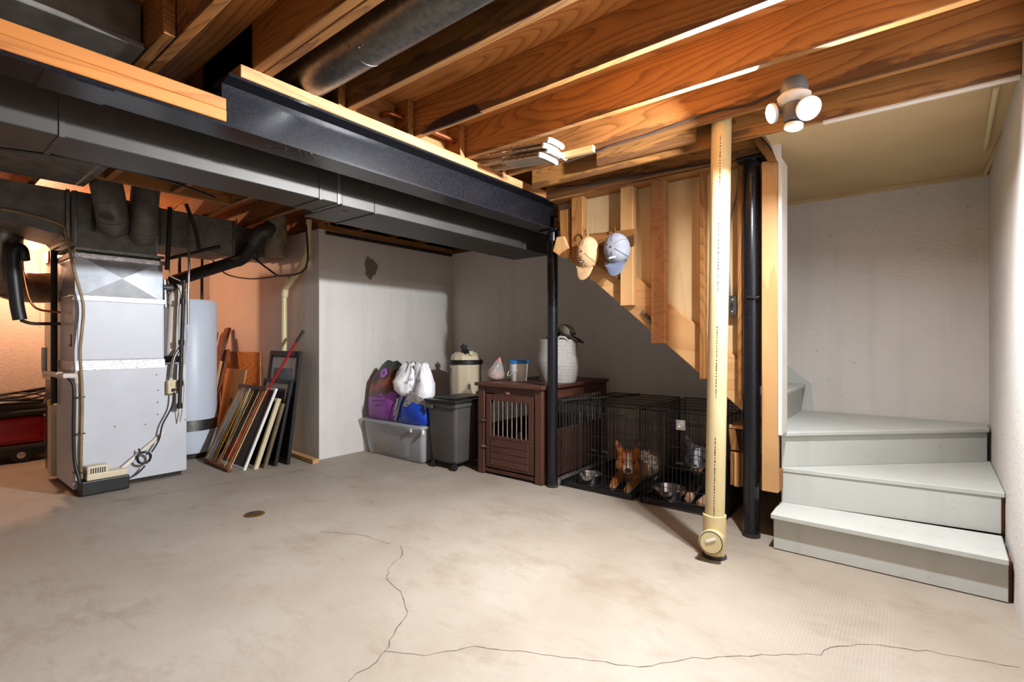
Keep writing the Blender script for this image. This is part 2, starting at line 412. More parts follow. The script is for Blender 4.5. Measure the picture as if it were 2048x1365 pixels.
hr = M().tube([gz(1993, 172, 2.130), gz(1972, 290, 2.125), gz(1970, 299, 2.14)], .011, 12).build('soffit_pipe', CREAM, smooth=True, label='thin painted pipe fixed under the cream stairwell soffit', cat='pipe')

# steel beam
WPL = wood('peach_plate', (184, 132, 86), (158, 104, 60), 1, rings=6)
bmz0, bmz1 = 1.93, 2.14
sb = thing('steel_beam', 'black painted steel I beam carrying the joists', 'beam', (-2.125, 1.3, bmz0))
m = M(); y0, y1 = .825, 3.19
prof = [(-2.05, bmz0), (-2.05, bmz0+.011), (-2.118, bmz0+.018), (-2.118, bmz1-.018), (-2.05, bmz1-.011), (-2.05, bmz1),
        (-2.20, bmz1), (-2.20, bmz1-.011), (-2.132, bmz1-.018), (-2.132, bmz0+.018), (-2.20, bmz0+.011), (-2.20, bmz0)]
m.prism([(x, y0, z) for x, z in prof], (0, y1 - y0, 0)).build('i_section', STEEL, sb)
M().box(-2.205, -2.045, .865, 3.2, bmz1, ZJ).build('plate', WPL, sb, bev=.003)
M().box(-2.20, -2.05, -2.9, .825, bmz0, bmz0 + .013).build('bottom_plate', STEEL, sb)
M().box(-2.20, -2.052, .30, .47, bmz0 - .006, bmz0).build('splice_plate', STEEL, sb)
chalk = pm('chalk', (150, 146, 140), (120, 118, 112), 30, .9)
m = M()
for i, s in enumerate([[(532,290),(545,292),(540,302),(560,300)],[(572,294),(572,306),(590,304)],[(598,300),(604,312),(610,304),(616,316)],[(622,306),(636,322)],[(636,308),(624,322)]]):
    m.tube([gx(px, py, -2.117) if False else gz(px, py, bmz0 - .0003) for px, py in s], .0012, 4)
m.build('chalk_mark', chalk, sb)
def post(loc, z, r, lab, capw):
    t = thing('support_post', lab, 'post', loc)
    x, y, _ = loc
    M().tube([(x, y, 0), (x, y, z)], r, 24).build('column', STEEL, t, smooth=True)
    M().box(x - capw, x + capw, y - capw*.9, y + capw*.9, z - .002, z + .010).build('cap_plate', STEEL, t, bev=.002)
    M().tube([(x, y, 0), (x, y, .02)], r + .004, 20).build('foot_ring', DIRT, t, smooth=True)
    return t
post((-2.09, 3.13, 0), 1.921, .040, 'slim black steel post under the end of the steel beam', .075)
p2 = post((-.682, 3.035, 0), 2.116, .0435, 'thick black steel post beside the lowest grey step', .07)
M().tube([gy(1494, 594, 2.99), gy(1510, 597, 2.985), gy(1518, 594, 2.99)], .008, 8).build('paint_drip', STEEL, p2, smooth=True)

# doubled boards lying in the beam
for z0, z1, lab in ((1.944, 1.988, 'lower flat pine board resting in the steel beam'), (1.989, 2.034, 'upper flat pine board stacked in the steel beam')):
    b = M().box(-2.19, -2.048 + (.003 if z0 < 1.95 else 0), -.7, .815, z0, z1).build('board', WO[1], bev=.003, label=lab, cat='board')
# ------------------------------------------------------------------ staircase
st = thing('staircase', 'grey painted wooden winder staircase with a triangular landing', 'staircase', (-.1, 3.5, 0))
xl, xr = -.547, .338
M().box(xl, xr, 2.918, 2.94, .004, .168).build('riser', GREY, st, bev=.002)
M().box(xl, xl + .02, 2.93, 3.13, .004, .168).build('riser', GREY, st, bev=.002)
M().prism([(xl - .008, 2.882, .168), (xr - .002, 2.882, .168), (.352, 3.22, .168), (xl - .008, 3.14, .168)], (0, 0, .027)).build('tread', GREY, st, bev=.004)
pv = Vector((-.545, 3.11, 0))
M().prism([(xl, 3.128, .195), (.352, 3.246, .195), (.352, 3.266, .195), (xl, 3.148, .195)], (0, 0, .172)).build('riser', GREY, st, bev=.002)
M().prism([(xl, 3.122, .367), (.364, 3.24, .367), (.392, 4.05, .367), (xl, 3.16, .367)], (0, 0, .024)).build('tread', GREY, st, bev=.003)
M().prism([(xl, 3.126, .391), (.376, 4.02, .391), (.376, 4.05, .391), (xl, 3.156, .391)], (0, 0, .175)).build('riser', GREY, st, bev=.002)
M().prism([(xl, 3.10, .566), (.384, 4.0, .566), (.395, YB - .003, .566), (-.64, YB - .003, .566), (-.64, 3.20, .566), (xl, 3.16, .566)], (0, 0, .024)).build('tread', GREY, st, bev=.004)
xs = -.60
for k in range(6):
    z = .59 + k*.195; xk = xs - k*.235
    M().box(xk - .02, xk, 3.17, YB - .02, z, z + .17).build('riser', GREY, st, bev=.002)
    M().box(xk - .255, xk + .025, 3.17, YB - .02, z + .17, z + .195).build('tread', GREY, st, bev=.004)
M().prism([gy(1563, 722, YB-.003), gy(1622, 768, YB-.003), gy(1626, 829, YB-.003), gy(1563, 829, YB-.003), Vector((-2.2, YB-.003, 1.95)), Vector((-2.2, YB-.003, 2.10))], (0, -.016, 0)).build('skirt_board', GREY, st)
M().box(.340, .353, 2.95, 3.2, .0, .17).build('shim', WR[1], st)
M().prism([(.353, 3.27, .196), (.365, 3.27, .196), (.376, 3.7, .196), (.353, 3.7, .196)], (0, 0, .17)).build('shim', WR[1], st)
# rough carriage blocks seen left of the thick post
b0 = gy(1463, 968, 3.2); b1 = gy(1488, 905, 3.2)
M().box(b0.x, b0.x + .17, 3.17, 3.21, b0.z, b1.z).build('carriage_block', W[2], st, bev=.003)
M().box(b0.x + .028, b0.x + .055, 3.15, 3.17, b0.z, b1.z).build('carriage_block', WP[2], st, bev=.002)
c0 = gy(1461, 855, 3.2)
M().prism([Vector((c0.x - .005, 3.17, c0.z)), Vector((c0.x + .035, 3.17, c0.z)), Vector((c0.x + .06, 3.17, b1.z + .012)), Vector((c0.x + .01, 3.17, b1.z + .008))], (0, .04, 0)).build('carriage_block', W[2], st, bev=.003)
M().box(c0.x, c0.x + .2, 3.165, 3.6, c0.z, c0.z + .02).build('carriage_block', WP[0], st, bev=.002)
M().box(-.555, -.535, 3.02, 3.11, .28, .39).build('carriage_block', W[2], st)

# ------------------------------------------------------------------ stud wall along the upper stairs
sw = thing('wall_stair', 'open stud wall with tan panelling along the stairs', None, (-1.3, 3.1, 0), kind='structure')
ys = 3.05
def sline(x, top=False):
    return (1.349 + (-.837)*(x + 1.195)) if top else (1.527 - .849*(x + 1.731))
M().prism([(-2.0, 3.11, sline(-2.0)), (-.70, 3.11, sline(-.70)), (-.70, 3.11, sline(-.70, 1)), (-2.0, 3.11, sline(-2.0, 1))], (0, .035, 0)).build('stringer', WP[0], sw, bev=.003)
M().prism([(-2.05, 3.15, sline(-2.05, 1) - .06), (-.56, 3.15, sline(-.56, 1) - .06), (-.56, 3.15, 2.125), (-2.05, 3.15, 2.125)], (0, .01, 0)).build('panel', PANEL, sw)
def stud(x0, x1, z0, z1, mt=None, y0=ys, y1=3.11, name='stud'):
    return M().box(x0, x1, y0, y1, z0, z1).build(name, mt or WP[2], sw, bev=.003)
stud(-1.875, -1.785, 1.66, 2.125, W[2])
stud(-1.495, -1.405, 1.335, 2.125)
stud(-1.28, -1.19, 1.085, 2.125, WPL)
stud(-.975, -.945, .87, 2.125, W[2])
stud(-.760, -.728, .76, 2.1135, W[2])
stud(-1.99, -1.90, 1.74, 2.06, W[2], 3.075, 3.11)
# gusset chunk under the beam end
M().prism([(-2.0, 3.045, 1.86), (-1.94, 3.045, 1.86), (-1.89, 3.045, 1.75), (-1.90, 3.045, 1.71), (-1.95, 3.045, 1.70), (-2.03, 3.045, 1.76)], (0, .03, 0)).build('gusset', WP[2], sw, bev=.003)
h0 = gy(1178, 468, 3.03); h1 = gy(1268, 458, 3.03); h2 = gy(1268, 490, 3.03); h3 = gy(1178, 505, 3.03)
M().prism([h3, h2, h1, h0], (0, .02, 0)).build('hook_board', W[0], sw, bev=.002)
M().prism([gy(1176, 520, 3.07), gy(1240, 560, 3.07), gy(1265, 548, 3.07), gy(1265, 520, 3.07), gy(1178, 478, 3.07)], (0, .02, 0)).build('backing_board', W[0], sw)
# newel stud with white drywall edge
n0 = gy(1524, 985, 3.0); n1 = gy(1557, 985, 3.0)
M().box(n0.x, n1.x, 2.99, 3.03, n1.z - .005, 2.085).build('newel_stud', WP[2], sw, bev=.003)
M().box(n1.x, n1.x + .018, 2.985, 3.148, .592, 2.085).build('drywall_edge', DRY, sw, bev=.002)
M().box(n0.x - .005, -.558, 3.03, 3.148, .3, 2.085).build('stud', W[2], sw)
M().prism([gy(1500, 272, 2.945), gy(1519, 266, 2.945), gy(1556, 322, 2.945), gy(1535, 322, 2.945)], (0, .026, 0)).build('brace', W[2], sw, bev=.002)
M().prism([gy(1518, 266, 2.943), gy(1562, 258, 2.943), gy(1562, 330, 2.943), gy(1554, 322, 2.943), gy(1543, 296, 2.943)], (0, .012, 0)).build('drywall_edge', DRY, sw)
# ================================================================== DUCTS
md = thing('main_duct', 'long rectangular galvanized duct running under the steel beam', 'duct', (-2.4, 1.3, 1.77))
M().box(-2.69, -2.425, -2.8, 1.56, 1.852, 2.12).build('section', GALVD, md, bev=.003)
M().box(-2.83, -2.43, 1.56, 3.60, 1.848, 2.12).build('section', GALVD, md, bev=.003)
for px, py in ((123, 230), (641, 370), (677, 380), (752, 400), (1052, 480)):
    y = gx(px, py, -2.425).y; f = y < 1.56
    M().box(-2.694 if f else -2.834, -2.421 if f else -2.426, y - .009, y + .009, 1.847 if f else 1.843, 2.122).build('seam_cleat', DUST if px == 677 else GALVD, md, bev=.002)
for px, py in ((689, 423), (924, 477), (1063, 511)):
    c = gz(px, py, 1.847); M().lathe((c.x, c.y, 1.8475), [(.014, -.0015), (.014, 0)], 16).build('painted_hole', BLACK, md)  # flat black disc painted as the dark inside of a hole
# joist pan duct, top left
pd = thing('joist_duct', 'sheet metal duct between the joists above the stacked boards', 'duct', (-2.5, 0, 2.19))
M().box(-2.62, -2.26, -1.5, .60, 2.215, 2.37).build('body', DUST, pd, bev=.003)
M().box(-2.64, -2.235, -1.5, .605, 2.195, 2.216).build('flange', DUST, pd, bev=.003)
# flat pan behind the main duct
pp = thing('joist_pan', 'flat sheet metal pan nailed under the joists behind the duct', 'pan', (-3.4, .4, 2.16))
M().box(-4.5, -2.75, -.4, .86, 2.178, 2.188).build('sheet', DUST, pp)
M().beam((-3.6, .15, 2.174), (-3.45, .55, 2.174), .02, .008).build('strap', WP[0], pp)
# round duct between joists
rd = thing('round_duct', 'round galvanized duct hung between two ceiling joists', 'duct', (-1.2, 1.165, 2.2))
M().tube([(-2.42, 1.165, 2.28), (-1.62, 1.165, 2.28)], .095, 32).build('pipe', GALV, rd, smooth=True)
M().tube([(-1.66, 1.165, 2.28), (.3, 1.165, 2.28)], .0965, 32).build('pipe', GALV, rd, smooth=True)
M().tube([(-1.665, 1.165, 2.28), (-1.655, 1.165, 2.28)], .0975, 32).build('bead', GALV, rd, smooth=True)
M().ball((-1.60, 1.10, 2.20), .006, 8, 6).build('screw', CHROME, rd)
# copper water line
cp = thing('copper_pipe', 'copper water pipe passing through the joists', 'pipe', (-2.1, 1.8, 2.25))
zc = 2.285
M().tube(smooth_path([(-2.75, 1.62, zc), (-2.2, 1.62, zc), (-2.115, 1.625, zc), (-2.095, 1.68, zc), (-2.095, 1.95, zc), (-2.095, 2.10, zc), (-2.12, 2.13, zc - .02), (-2.19, 2.135, zc - .045), (-2.5, 2.135, zc - .05)], 5), .0135, 12).build('tube', COPPER, cp, smooth=True)
for y in (1.69, 2.08): M().tube([(-2.095, y, zc), (-2.095, y + .03, zc)], .0165, 12).build('fitting', COPPER, cp, smooth=True)
# white capped rails lying above the beam
RAIL = pm('cream_metal_rail', (196, 186, 168), (180, 168, 150), 6, .4, .3)
for i, (pa, pb, lz) in enumerate((((1096, 280), (1134, 292), 2.212), ((1086, 291), (1124, 303), 2.187), ((1096, 300), (1134, 316), 2.163), ((1078, 310), (1116, 325), 2.138))):
    lab = ('topmost', 'second', 'third', 'lowest')[i] + ' white capped metal rail of the bundle above the beam'
    A, B = gz(*pa, lz), gz(*pb, lz); mid = (A + B)/2; B = Vector((A.x, B.y, lz))
    t = thing('closet_rail', lab, 'rail', mid, 'white capped rails above the beam')
    for q, yy in enumerate((A.y + .025, B.y - .025)):
        M().beam((A.x, yy, lz), (-2.12, yy, lz + .055), .020, .012).build('bar', RAIL, t, bev=.003)
    M().beam((A.x - .01, (A.y + B.y)/2, lz - .002), (A.x - .30, (A.y + B.y)/2, lz + .033), abs(B.y - A.y) - .05, .003).build('web', RAIL, t)
    M().tube(smooth_path([(A.x, A.y - .004, lz), (A.x + .012, A.y + .03, lz), (A.x + .014, B.y - .03, lz), (A.x + .003, B.y + .004, lz)], 5), [.012] + [.0145]*14 + [.012], 14).build('end_cap', WHITE, t, smooth=True)
    for k in range(4): M().ball((A.x - .12 - k*.05, A.y + .014, lz + .013 + k*.0055), .004, 6, 5).build('rivet', BLACK, t)
M().beam(gz(1128, 312, 2.168), gz(1188, 297, 2.168), .03, .035).build('wood_strip', WP[0], bev=.002, label='short pine strip wedged under the joist beside the rails', cat='strip')
# cable along the stair joist
cb = [gy(px, py, 2.522) for px, py in ((1130, 325), (1190, 305), (1230, 289), (1300, 268), (1360, 246), (1430, 222), (1500, 208), (1560, 180))]
M().tube(smooth_path(cb, 4), .005, 8).build('electric_cable', DIRT, smooth=True, label='dark electric cable stapled along the joist towards the lamp', cat='cable')
cb = [gy(px, py, 2.97) for px, py in ((1110, 376), (1200, 366), (1260, 355), (1340, 341), (1400, 331), (1452, 322), (1462, 330))]
M().tube(smooth_path(cb, 4), .005, 8).build('electric_cable', DIRT, smooth=True, label='dark electric cable sagging along the stair header', cat='cable')

# ================================================================== FURNACE
FX = -4.65
fu = thing('furnace', 'tall light grey furnace cabinet with foil taped seams', 'furnace', (-4.95, 1.1, 0))
ky0, ky1, ku = .83, 1.545, 1.385
M().box(-5.2, FX, ky0, ky1, .035, .91).build('lower_cabinet', FURN, fu, bev=.005)
M().box(-5.16, FX - .03, ky0 + .03, ky1 - .03, 0, .04).build('plinth', DIRT, fu)
M().box(-5.19, FX + .001, ky0 + .004, ku, .91, 1.41).build('upper_cabinet', FURN, fu, bev=.005)
m = M(); zz0, zz1 = 1.41, 1.73; a, b = ky0 + .01, ku - .01
m.add([(FX, a, zz0), (FX, b, zz0), (FX, b, zz1), (FX, a, zz1), (FX + .034, (a+b)/2, (zz0+zz1)/2)], [(0,1,4),(1,2,4),(2,3,4),(3,0,4)])
m.add([(-5.19, a, zz0), (FX, a, zz0), (FX, a, zz1), (-5.19, a, zz1), (-4.92, a - .016, (zz0+zz1)/2)], [(0,1,4),(1,2,4),(2,3,4),(3,0,4)])
m.add([(-5.19, b, zz0), (FX, b, zz0), (FX, b, zz1), (-5.19, b, zz1)], [(0,1,2,3)])
m.build('plenum', pm('bright_sheet_metal', (176, 180, 186), (160, 164, 170), 14, .36, .6), fu)
def foil(z0, z1, ya, yb, d=.004, sides=True):
    m = M(); n = 26; rs = random.Random(int(z0*1000))
    m.box(FX - .002, FX + d, ya, yb, z0, z1)
    if sides: m.box(-5.2, FX, ya - d, ya + .002, z0, z1)
    m.build('foil_tape', FOIL, fu, bev=.001)
foil(1.395, 1.43, ky0 + .002, ku + .004); foil(1.70, 1.735, ky0 + .004, ku + .002, .018); foil(.888, .955, ky0, ku + .004, .006)
M().box(-5.18, FX - .01, ky0 + .02, ku - .02, 1.735, 1.775).build('flexible_collar', BLACK, fu)
M().box(FX - .02, FX + .006, ky0 + .01, ku, 1.755, 1.775).build('collar_strip', GALV, fu)
M().box(FX, FX + .008, ky0 + .024, ku - .012, .962, 1.392).build('front_panel', FURN, fu, bev=.003)
for py, px in ((341,1068),(447,1078),(530,1076),(612,1076)):
    M().ball(gx(px/3.4125, 650 + py/3.4125, FX + .001), .005, 8, 6).build('screw', COPPER, fu)
for px, py in ((783, 695), (993, 680), (1265, 648)):
    M().ball(gx(px/3.4125, 650 + py/3.4125, FX + .001), .005, 8, 6).build('screw', BRASS, fu)
# paper labels on the side
PAPER = pm('paper', (232, 224, 214), (224, 214, 202), 6, .8)
M().box(-4.80, -4.72, ky0 - .003, ky0 - .001, 1.06, 1.15).build('label', PAPER, fu)
M().box(-4.80, -4.72, ky0 - .0035, ky0 - .001, 1.06, 1.08).build('label', RED, fu)
text('WARNING', .03, (-4.78, ky0 - .003, 1.17), (0, 0, 1), (-1, 0, 0), PAPER, fu, align='LEFT')
# burner cabinet behind
bc = M().box(-5.88, -5.22, .865, 1.40, .0, .80).build('burner_cabinet', GALV, fu, bev=.004)
M().box(-5.88, -5.225, .86, 1.40, .80, 1.86).build('burner_cabinet', BEIGE, fu, bev=.004)
M().box(-5.88, -5.24, .845, .862, .78, .83).build('trim_strip', BEIGE, bc)
M().box(-5.40, -5.26, .845, .862, .95, 1.22).build('vent_panel', DIRT, bc)
M().box(-5.35, -5.235, .80, .862, .04, .60).build('filter_door', BEIGE, fu, bev=.004)
M().tube([(-5.24, .80, .60), (-5.24, .80, .64)], .02, 10).build('valve', BRASS, fu, smooth=True)
M().box(-5.80, -5.66, .85, .862, 1.76, 1.86).build('tag', pm('orange_tag', (240, 84, 40), (228, 70, 30), 4, .6), fu)
# gas riser along the side
g = gx(109, 700, -5.05)
M().tube([(-5.12, .803, .62), (-5.12, .803, 1.795)], .020, 14).build('gas_pipe', BLACKP, smooth=True, label='dark vertical pipe along the side of the furnace', cat='pipe')
# condensate drain pipe
dp = thing('drain_pipe', 'white plastic drain pipe down the furnace corner', 'pipe', (-4.6, .86, .03))
q = [(-5.15, .78, .88), (-4.62, .78, .88), (-4.605, .80, .875)]
yv = gx(156, 800, -4.615).y
M().tube(smooth_path([(-5.18, .757, 1.05), (-5.18, .757, .88), (-5.10, .757, .845)], 5), .017, 12).build('pipe', PVCW, dp, smooth=True)
M().tube([(-5.12, .757, .855), (-4.615, .783, .855), (-4.605, yv, .853)], .020, 14).build('pipe', PVCW, dp, smooth=True)
M().tube([(-4.61, yv, .875), (-4.612, yv, .11)], .019, 14).build('pipe', PVCW, dp, smooth=True)
M().tube([(-4.61, yv, .885), (-4.61, yv, .80)], .0245, 14).build('elbow', PVCW, dp, smooth=True)
M().tube([(-4.80, .774, .855), (-4.74, .777, .855)], .024, 14).build('fitting', PVCW, dp, smooth=True)
for z in (.70, .44, .165): M().box(-4.632, -4.562, yv - .028, yv + .032, z, z + .006).build('cable_tie', BLACK, dp)
# black hose next to it
M().tube(smooth_path([gx(130, 752, -4.62), gx(146, 768, -4.60), gx(148, 800, -4.59), gx(147, 860, -4.59), gx(149, 920, -4.58), gx(157, 955, -4.55), gx(160, 968, -4.542)], 5), .011, 10).build('drain_hose', BLACK, smooth=True, label='black rubber hose strapped to the white drain pipe', cat='hose')
# brown tube running over the front
M().tube(smooth_path([gx(2, 418, -4.645), gx(60, 430, -4.64), gx(122, 450, -4.62), gx(132, 470, -4.60), gx(148, 540, -4.59), gx(166, 608, -4.58), gx(164, 660, -4.575), gx(160, 705, -4.572), gx(164, 780, -4.572), gx(164, 840, -4.572), gx(162, 910, -4.575), gx(163, 958, -4.585)], 4), .010, 10).build('tubing', pm('tan_tubing', (150, 128, 92), (118, 98, 68), 6, .5), smooth=True, label='thin tan tube bent down the front of the furnace', cat='tube')
# condensate pump
pu = thing('condensate_pump', 'black and beige condensate pump on the floor at the furnace', 'pump', (-4.53, 1.02, 0))
a = gz(156, 997); b = gz(243, 983)
px0, px1, py0, py1 = -4.66, -4.54, .855, 1.135
M().box(-4.645, -4.53, .853, 1.13, .004, .105).build('tank', BLACK, pu, bev=.008, seg=2)
M().box(-4.635, -4.54, .885, 1.125, .105, .150).build('cover', BEIGE, pu, bev=.006, seg=2)
hd = M().box(-4.635, -4.54, .885, 1.01, .145, .205).build('motor_head', BEIGE, pu, bev=.01, seg=2)
for k in range(7): M().box(-4.541, -4.538, .905 + k*.013, .911 + k*.013, .155, .192).build('vent_slot', BLACK, hd)
# angled white pipe from pump to cabinet
M().tube([gx(236, 945, -4.60), gx(320, 872, -4.63), gx(326, 866, -4.66)], .015, 12).build('discharge_pipe', PVCW, smooth=True, label='slanted white pipe from the pump up the furnace front', cat='pipe')
# coiled cord
cc = gx(288, 916, -4.583); co = []
for k in range(61):
    an = 2*math.pi*k/20; r = .043 + .003*math.sin(k*1.7); co.append((cc.x + .004*math.sin(k*.9), cc.y + r*math.cos(an), cc.z + r*math.sin(an)))
cord = thing('power_cord', 'black power cord coiled on the furnace front', 'cord', (-4.62, cc.y, cc.z - .05))
M().tube(co, .0075, 8).build('coil', BLACK, cord, smooth=True)
M().tube(smooth_path([gx(349, 785, -4.575), gx(343, 815, -4.59), gx(325, 850, -4.595), gx(318, 880, -4.59), gx(303, 905, -4.583)], 5), .006, 8).build('lead', BLACK, cord, smooth=True)
M().tube(smooth_path([gx(290, 932, -4.583), gx(278, 945, -4.585), gx(262, 955, -4.585), gx(240, 957, -4.58)], 5), .006, 8).build('lead', BLACK, cord, smooth=True)
M().tube([gx(281, 905, -4.583), gx(277, 898, -4.60)], .006, 8).build('tie', BLACK, cord)
# outlet box
oc = gx(345, 774, -4.62)
ou = thing('outlet_box', 'cream electrical outlet box on the furnace front', 'outlet', (-4.62, oc.y, oc.z - .06))
M().box(FX, -4.60, oc.y - .037, oc.y + .037, oc.z - .055, oc.z + .055).build('box', BEIGE, ou, bev=.004)
M().box(-4.602, -4.596, oc.y - .017, oc.y + .017, oc.z + .005, oc.z + .04).build('socket', CREAM, ou, bev=.002)
M().box(-4.602, -4.58, oc.y - .012, oc.y + .016, oc.z - .035, oc.z - .012).build('plug', BLACK, ou, bev=.004)
# conduit to the outlet
cd = thing('conduit', 'black and grey electrical conduit running up beside the furnace', 'conduit', (-4.6, 1.5, .8))
def P6(x, y, X=-4.60): return gx(320 + x/4.2625, 540 + y/4.2625, X)
M().tube(smooth_path([P6(98, 925), P6(108, 820), P6(125, 740), P6(175, 655)], 5), .013, 10).build('flexible_conduit', CHROME, cd, smooth=True)
M().tube([P6(165, 1175, -4.575), P6(172, 980, -4.575), P6(185, 640, -4.575), P6(200, 240, -4.575), P6(205, 90, -4.575)], .014, 12).build('pipe', BLACKP, cd, smooth=True)
for y in (970, 620, 270, 1160): M().tube([P6(174 + (900-y)*.03, y - 22, -4.575), P6(174 + (900-y)*.03, y + 22, -4.575)], .021, 12).build('coupling', BLACKP, cd, smooth=True)
M().tube([P6(240, 470), P6(238, 250), P6(248, 0), gx(376, 420, -4.6)], .009, 10).build('pipe', CHROME, cd, smooth=True)
WIRE = pm('wire_white', (196, 182, 170), (160, 140, 128), 8, .6)
M().tube(smooth_path([P6(172, 1300), P6(190, 1180), P6(205, 1000), P6(192, 880), P6(215, 700), P6(232, 540), P6(210, 430), P6(222, 220), P6(190, 110), P6(100, 60), P6(80, 10), gx(336, 480, -4.6), gx(340, 430, -4.6), gx(356, 412, -4.6)], 4), .004, 6).build('wire', WIRE, cd, smooth=True)
M().tube(smooth_path([P6(172, 1300), P6(160, 1180), P6(168, 1000)], 4), .0035, 6).build('wire', WIRE, cd, smooth=True)
# pvc flue stub beside upper cabinet
fp = thing('exhaust_pipe', 'white plastic exhaust pipe standing on the furnace', 'pipe', (-4.75, 1.46, .91))
def P7(x, y): return P6(x, y, -4.72)
M().tube([P7(95, 765), P7(118, 290)], .040, 20).build('pipe', PVCW, fp, smooth=True)
M().tube(smooth_path([P7(116, 300), P7(122, 240), P7(145, 205), P7(185, 150)], 5), .046, 20).build('elbow', PVCW, fp, smooth=True)
M().lathe(P7(94, 768), [(.058, -.02), (.058, .03), (.045, .034)], 20).build('collar', BLACK, fp, smooth=True)
M().tube([P7(20, 150), P7(140, 160)], .034, 16).build('pipe', GALVD, fp, smooth=True)
M().tube([P7(34, 80), P7(44, 320)], .026, 14).build('pipe', GALV, fp, smooth=True)

# water heater
whx, why = -5.41, 1.81
wh = thing('water_heater', 'pale blue white cylindrical water heater behind the furnace', 'water heater', (whx, why, 0))
M().lathe((whx, why, 0), [(.232, .05), (.238, .07), (.238, 1.46), (.22, 1.49), (.02, 1.505)], 40).build('tank', HEAT, wh, smooth=True)
M().lathe((whx, why, 0), [(.242, .26), (.242, .36)], 40).build('band', GALV, wh, smooth=True)
M().lathe((whx, why, 0), [(.20, 0), (.20, .06)], 30).build('base', DIRT, wh)
for dy in (-.09, .10): M().tube([(whx + .05, why + dy, 1.48), (whx + .05, why + dy, 2.16)], .013, 10).build('water_pipe', BLACKP, wh, smooth=True)
# black flue pipe
fv = thing('flue_pipe', 'black stove pipe rising from the heater into the vent', 'flue', (-5.3, 1.9, 1.55))
vx, vy = -4.62, 2.22
def PF(x, y, X): return gx(300 + x/4.55, 370 + y/4.55, X)
M().tube([PF(200, 880, -5.25), PF(800, 690, -4.80)], .052, 20).build('pipe', BLACKP, fv, smooth=True)
M().tube(smooth_path([PF(790, 695, -4.81), PF(850, 660, -4.75), PF(890, 610, -4.70), PF(960, 500, -4.62)], 5), .056, 20).build('elbow', BLACKP, fv, smooth=True)
M().tube(smooth_path([PF(930, 545, -4.64), PF(990, 450, -4.60), PF(1060, 420, -4.58), PF(1130, 400, -4.60)], 5), [.062 + .0012*i for i in range(16)], 20).build('elbow', GALVD, fv, smooth=True)
RUST = pm('rusty_vent', (158, 138, 104), (104, 98, 92), 11, .65, .25, .3)
vt = thing('vent_stack', 'rust streaked round vertical vent pipe under the joists', 'vent', (-4.6, 2.2, 1.8))
v0 = PF(1145, 660, -4.60); v1 = PF(1145, 230, -4.60)
M().tube([v0, (v0.x, v0.y, v1.z)], .094, 28).build('pipe', RUST, vt, smooth=True)
M().tube([(v0.x, v0.y, v0.z + (v1.z - v0.z)*.58), (v0.x, v0.y, v0.z + (v1.z - v0.z)*.60)], .097, 28).build('bead', RUST, vt, smooth=True)
M().tube([(v0.x, v0.y, v1.z - .01), (v0.x, v0.y, v1.z + .04)], [.097, .10], 28).build('collar', BLACKP, vt, smooth=True)
M().tube([(v0.x, v0.y, v1.z), (v0.x, v0.y, ZS)], .09, 24).build('pipe', BLACKP, vt, smooth=True)
# yellowed vent pipe with offset
yp = thing('waste_pipe', 'yellowed plastic waste pipe with an angled offset along the wall', 'pipe', (-4.7, 2.4, 0))
yw = 2.40
def PY(px, py): return gy(px, py, yw)
b = PY(568, 660)
M().tube([(b.x, yw, .0), (b.x, yw, PY(568, 592).z)], .027, 18).build('pipe', CREAM, yp, smooth=True)
M().tube(smooth_path([PY(569, 595), PY(571, 578), PY(580, 565), PY(604, 532), PY(613, 515), PY(616, 500)], 5), .029, 18).build('pipe', CREAM, yp, smooth=True)
M().tube([PY(616, 505), PY(618, 440)], .026, 18).build('pipe', CREAM, yp, smooth=True)
for p, q in (((569, 592), (570, 580)), ((576, 568), (583, 558)), ((606, 526), (614, 512)), ((616, 508), (616, 500))):
    M().tube([PY(*p), PY(*q)], .033, 18).build('coupling', CREAM, yp, smooth=True)
# supply trunk over the furnace
tk = thing('supply_trunk', 'galvanized supply trunk and plenum over the furnace', 'duct', (-4.9, 1.4, 1.78))
M().box(-5.22, -4.64, .82, 1.335, 1.775, 2.172).build('plenum', DUST, tk, bev=.003)
M().prism([(-4.66, -.1, 2.168), (-4.66, .81, 2.168), (-4.66, .81, 1.80), (-4.66, .77, 1.845), (-4.66, -.1, 2.02)], (-.56, 0, 0)).build('left_branch', DUST, tk)
M().box(-5.2, -4.70, 1.335, 1.93, 1.872, 2.172).build('right_branch', DUST, tk, bev=.003)
M().box(-5.2, -4.84, 1.93, 2.44, 1.90, 2.165).build('right_branch', DUST, tk, bev=.003)
for y in (.80, .84, 1.33, 1.36, 1.93, 2.2): M().box(-5.2, -4.634 if y < 1.34 else (-4.69 if y < 2 else -4.832), y - .011, y + .011, 1.869 if y > 1.34 else 1.80, 2.174).build('seam_cleat', GALV, tk, bev=.002)
M().box(-4.642, -4.63, .93, .955, 1.90, 2.10).build('damper_rod', GALVD, tk)
def takeoff(name, pts, r, lab):
    t = thing('takeoff_pipe', lab, 'duct', pts[0])
    P = smooth_path(pts, 6)
    M().tube(P, r, 28).build('pipe', DUST, t, smooth=True)
    for i in (4, 8, 13):
        if i < len(P) - 1:
            d = (P[i+1] - P[i]).normalized(); M().tube([P[i] - d*.006, P[i] + d*.006], r + .003, 28).build('bead', DUST, t, smooth=True)
    return t
def T(px, py, x): return gx(px, py, x)
t1 = takeoff('a', [T(228, 450, -4.66), T(226, 442, -4.53), T(222, 415, -4.46), T(213, 370, -4.46), T(203, 322, -4.46), T(196, 285, -4.46)], .097, 'round takeoff duct slanting from the plenum with a black damper patch')
c = T(213, 434, -4.35); M().ob(c, Vector((.0, .040, -.006)), Vector((.01, 0, .017)), Vector((.004, 0, 0))).build('patch', BLACK, t1)
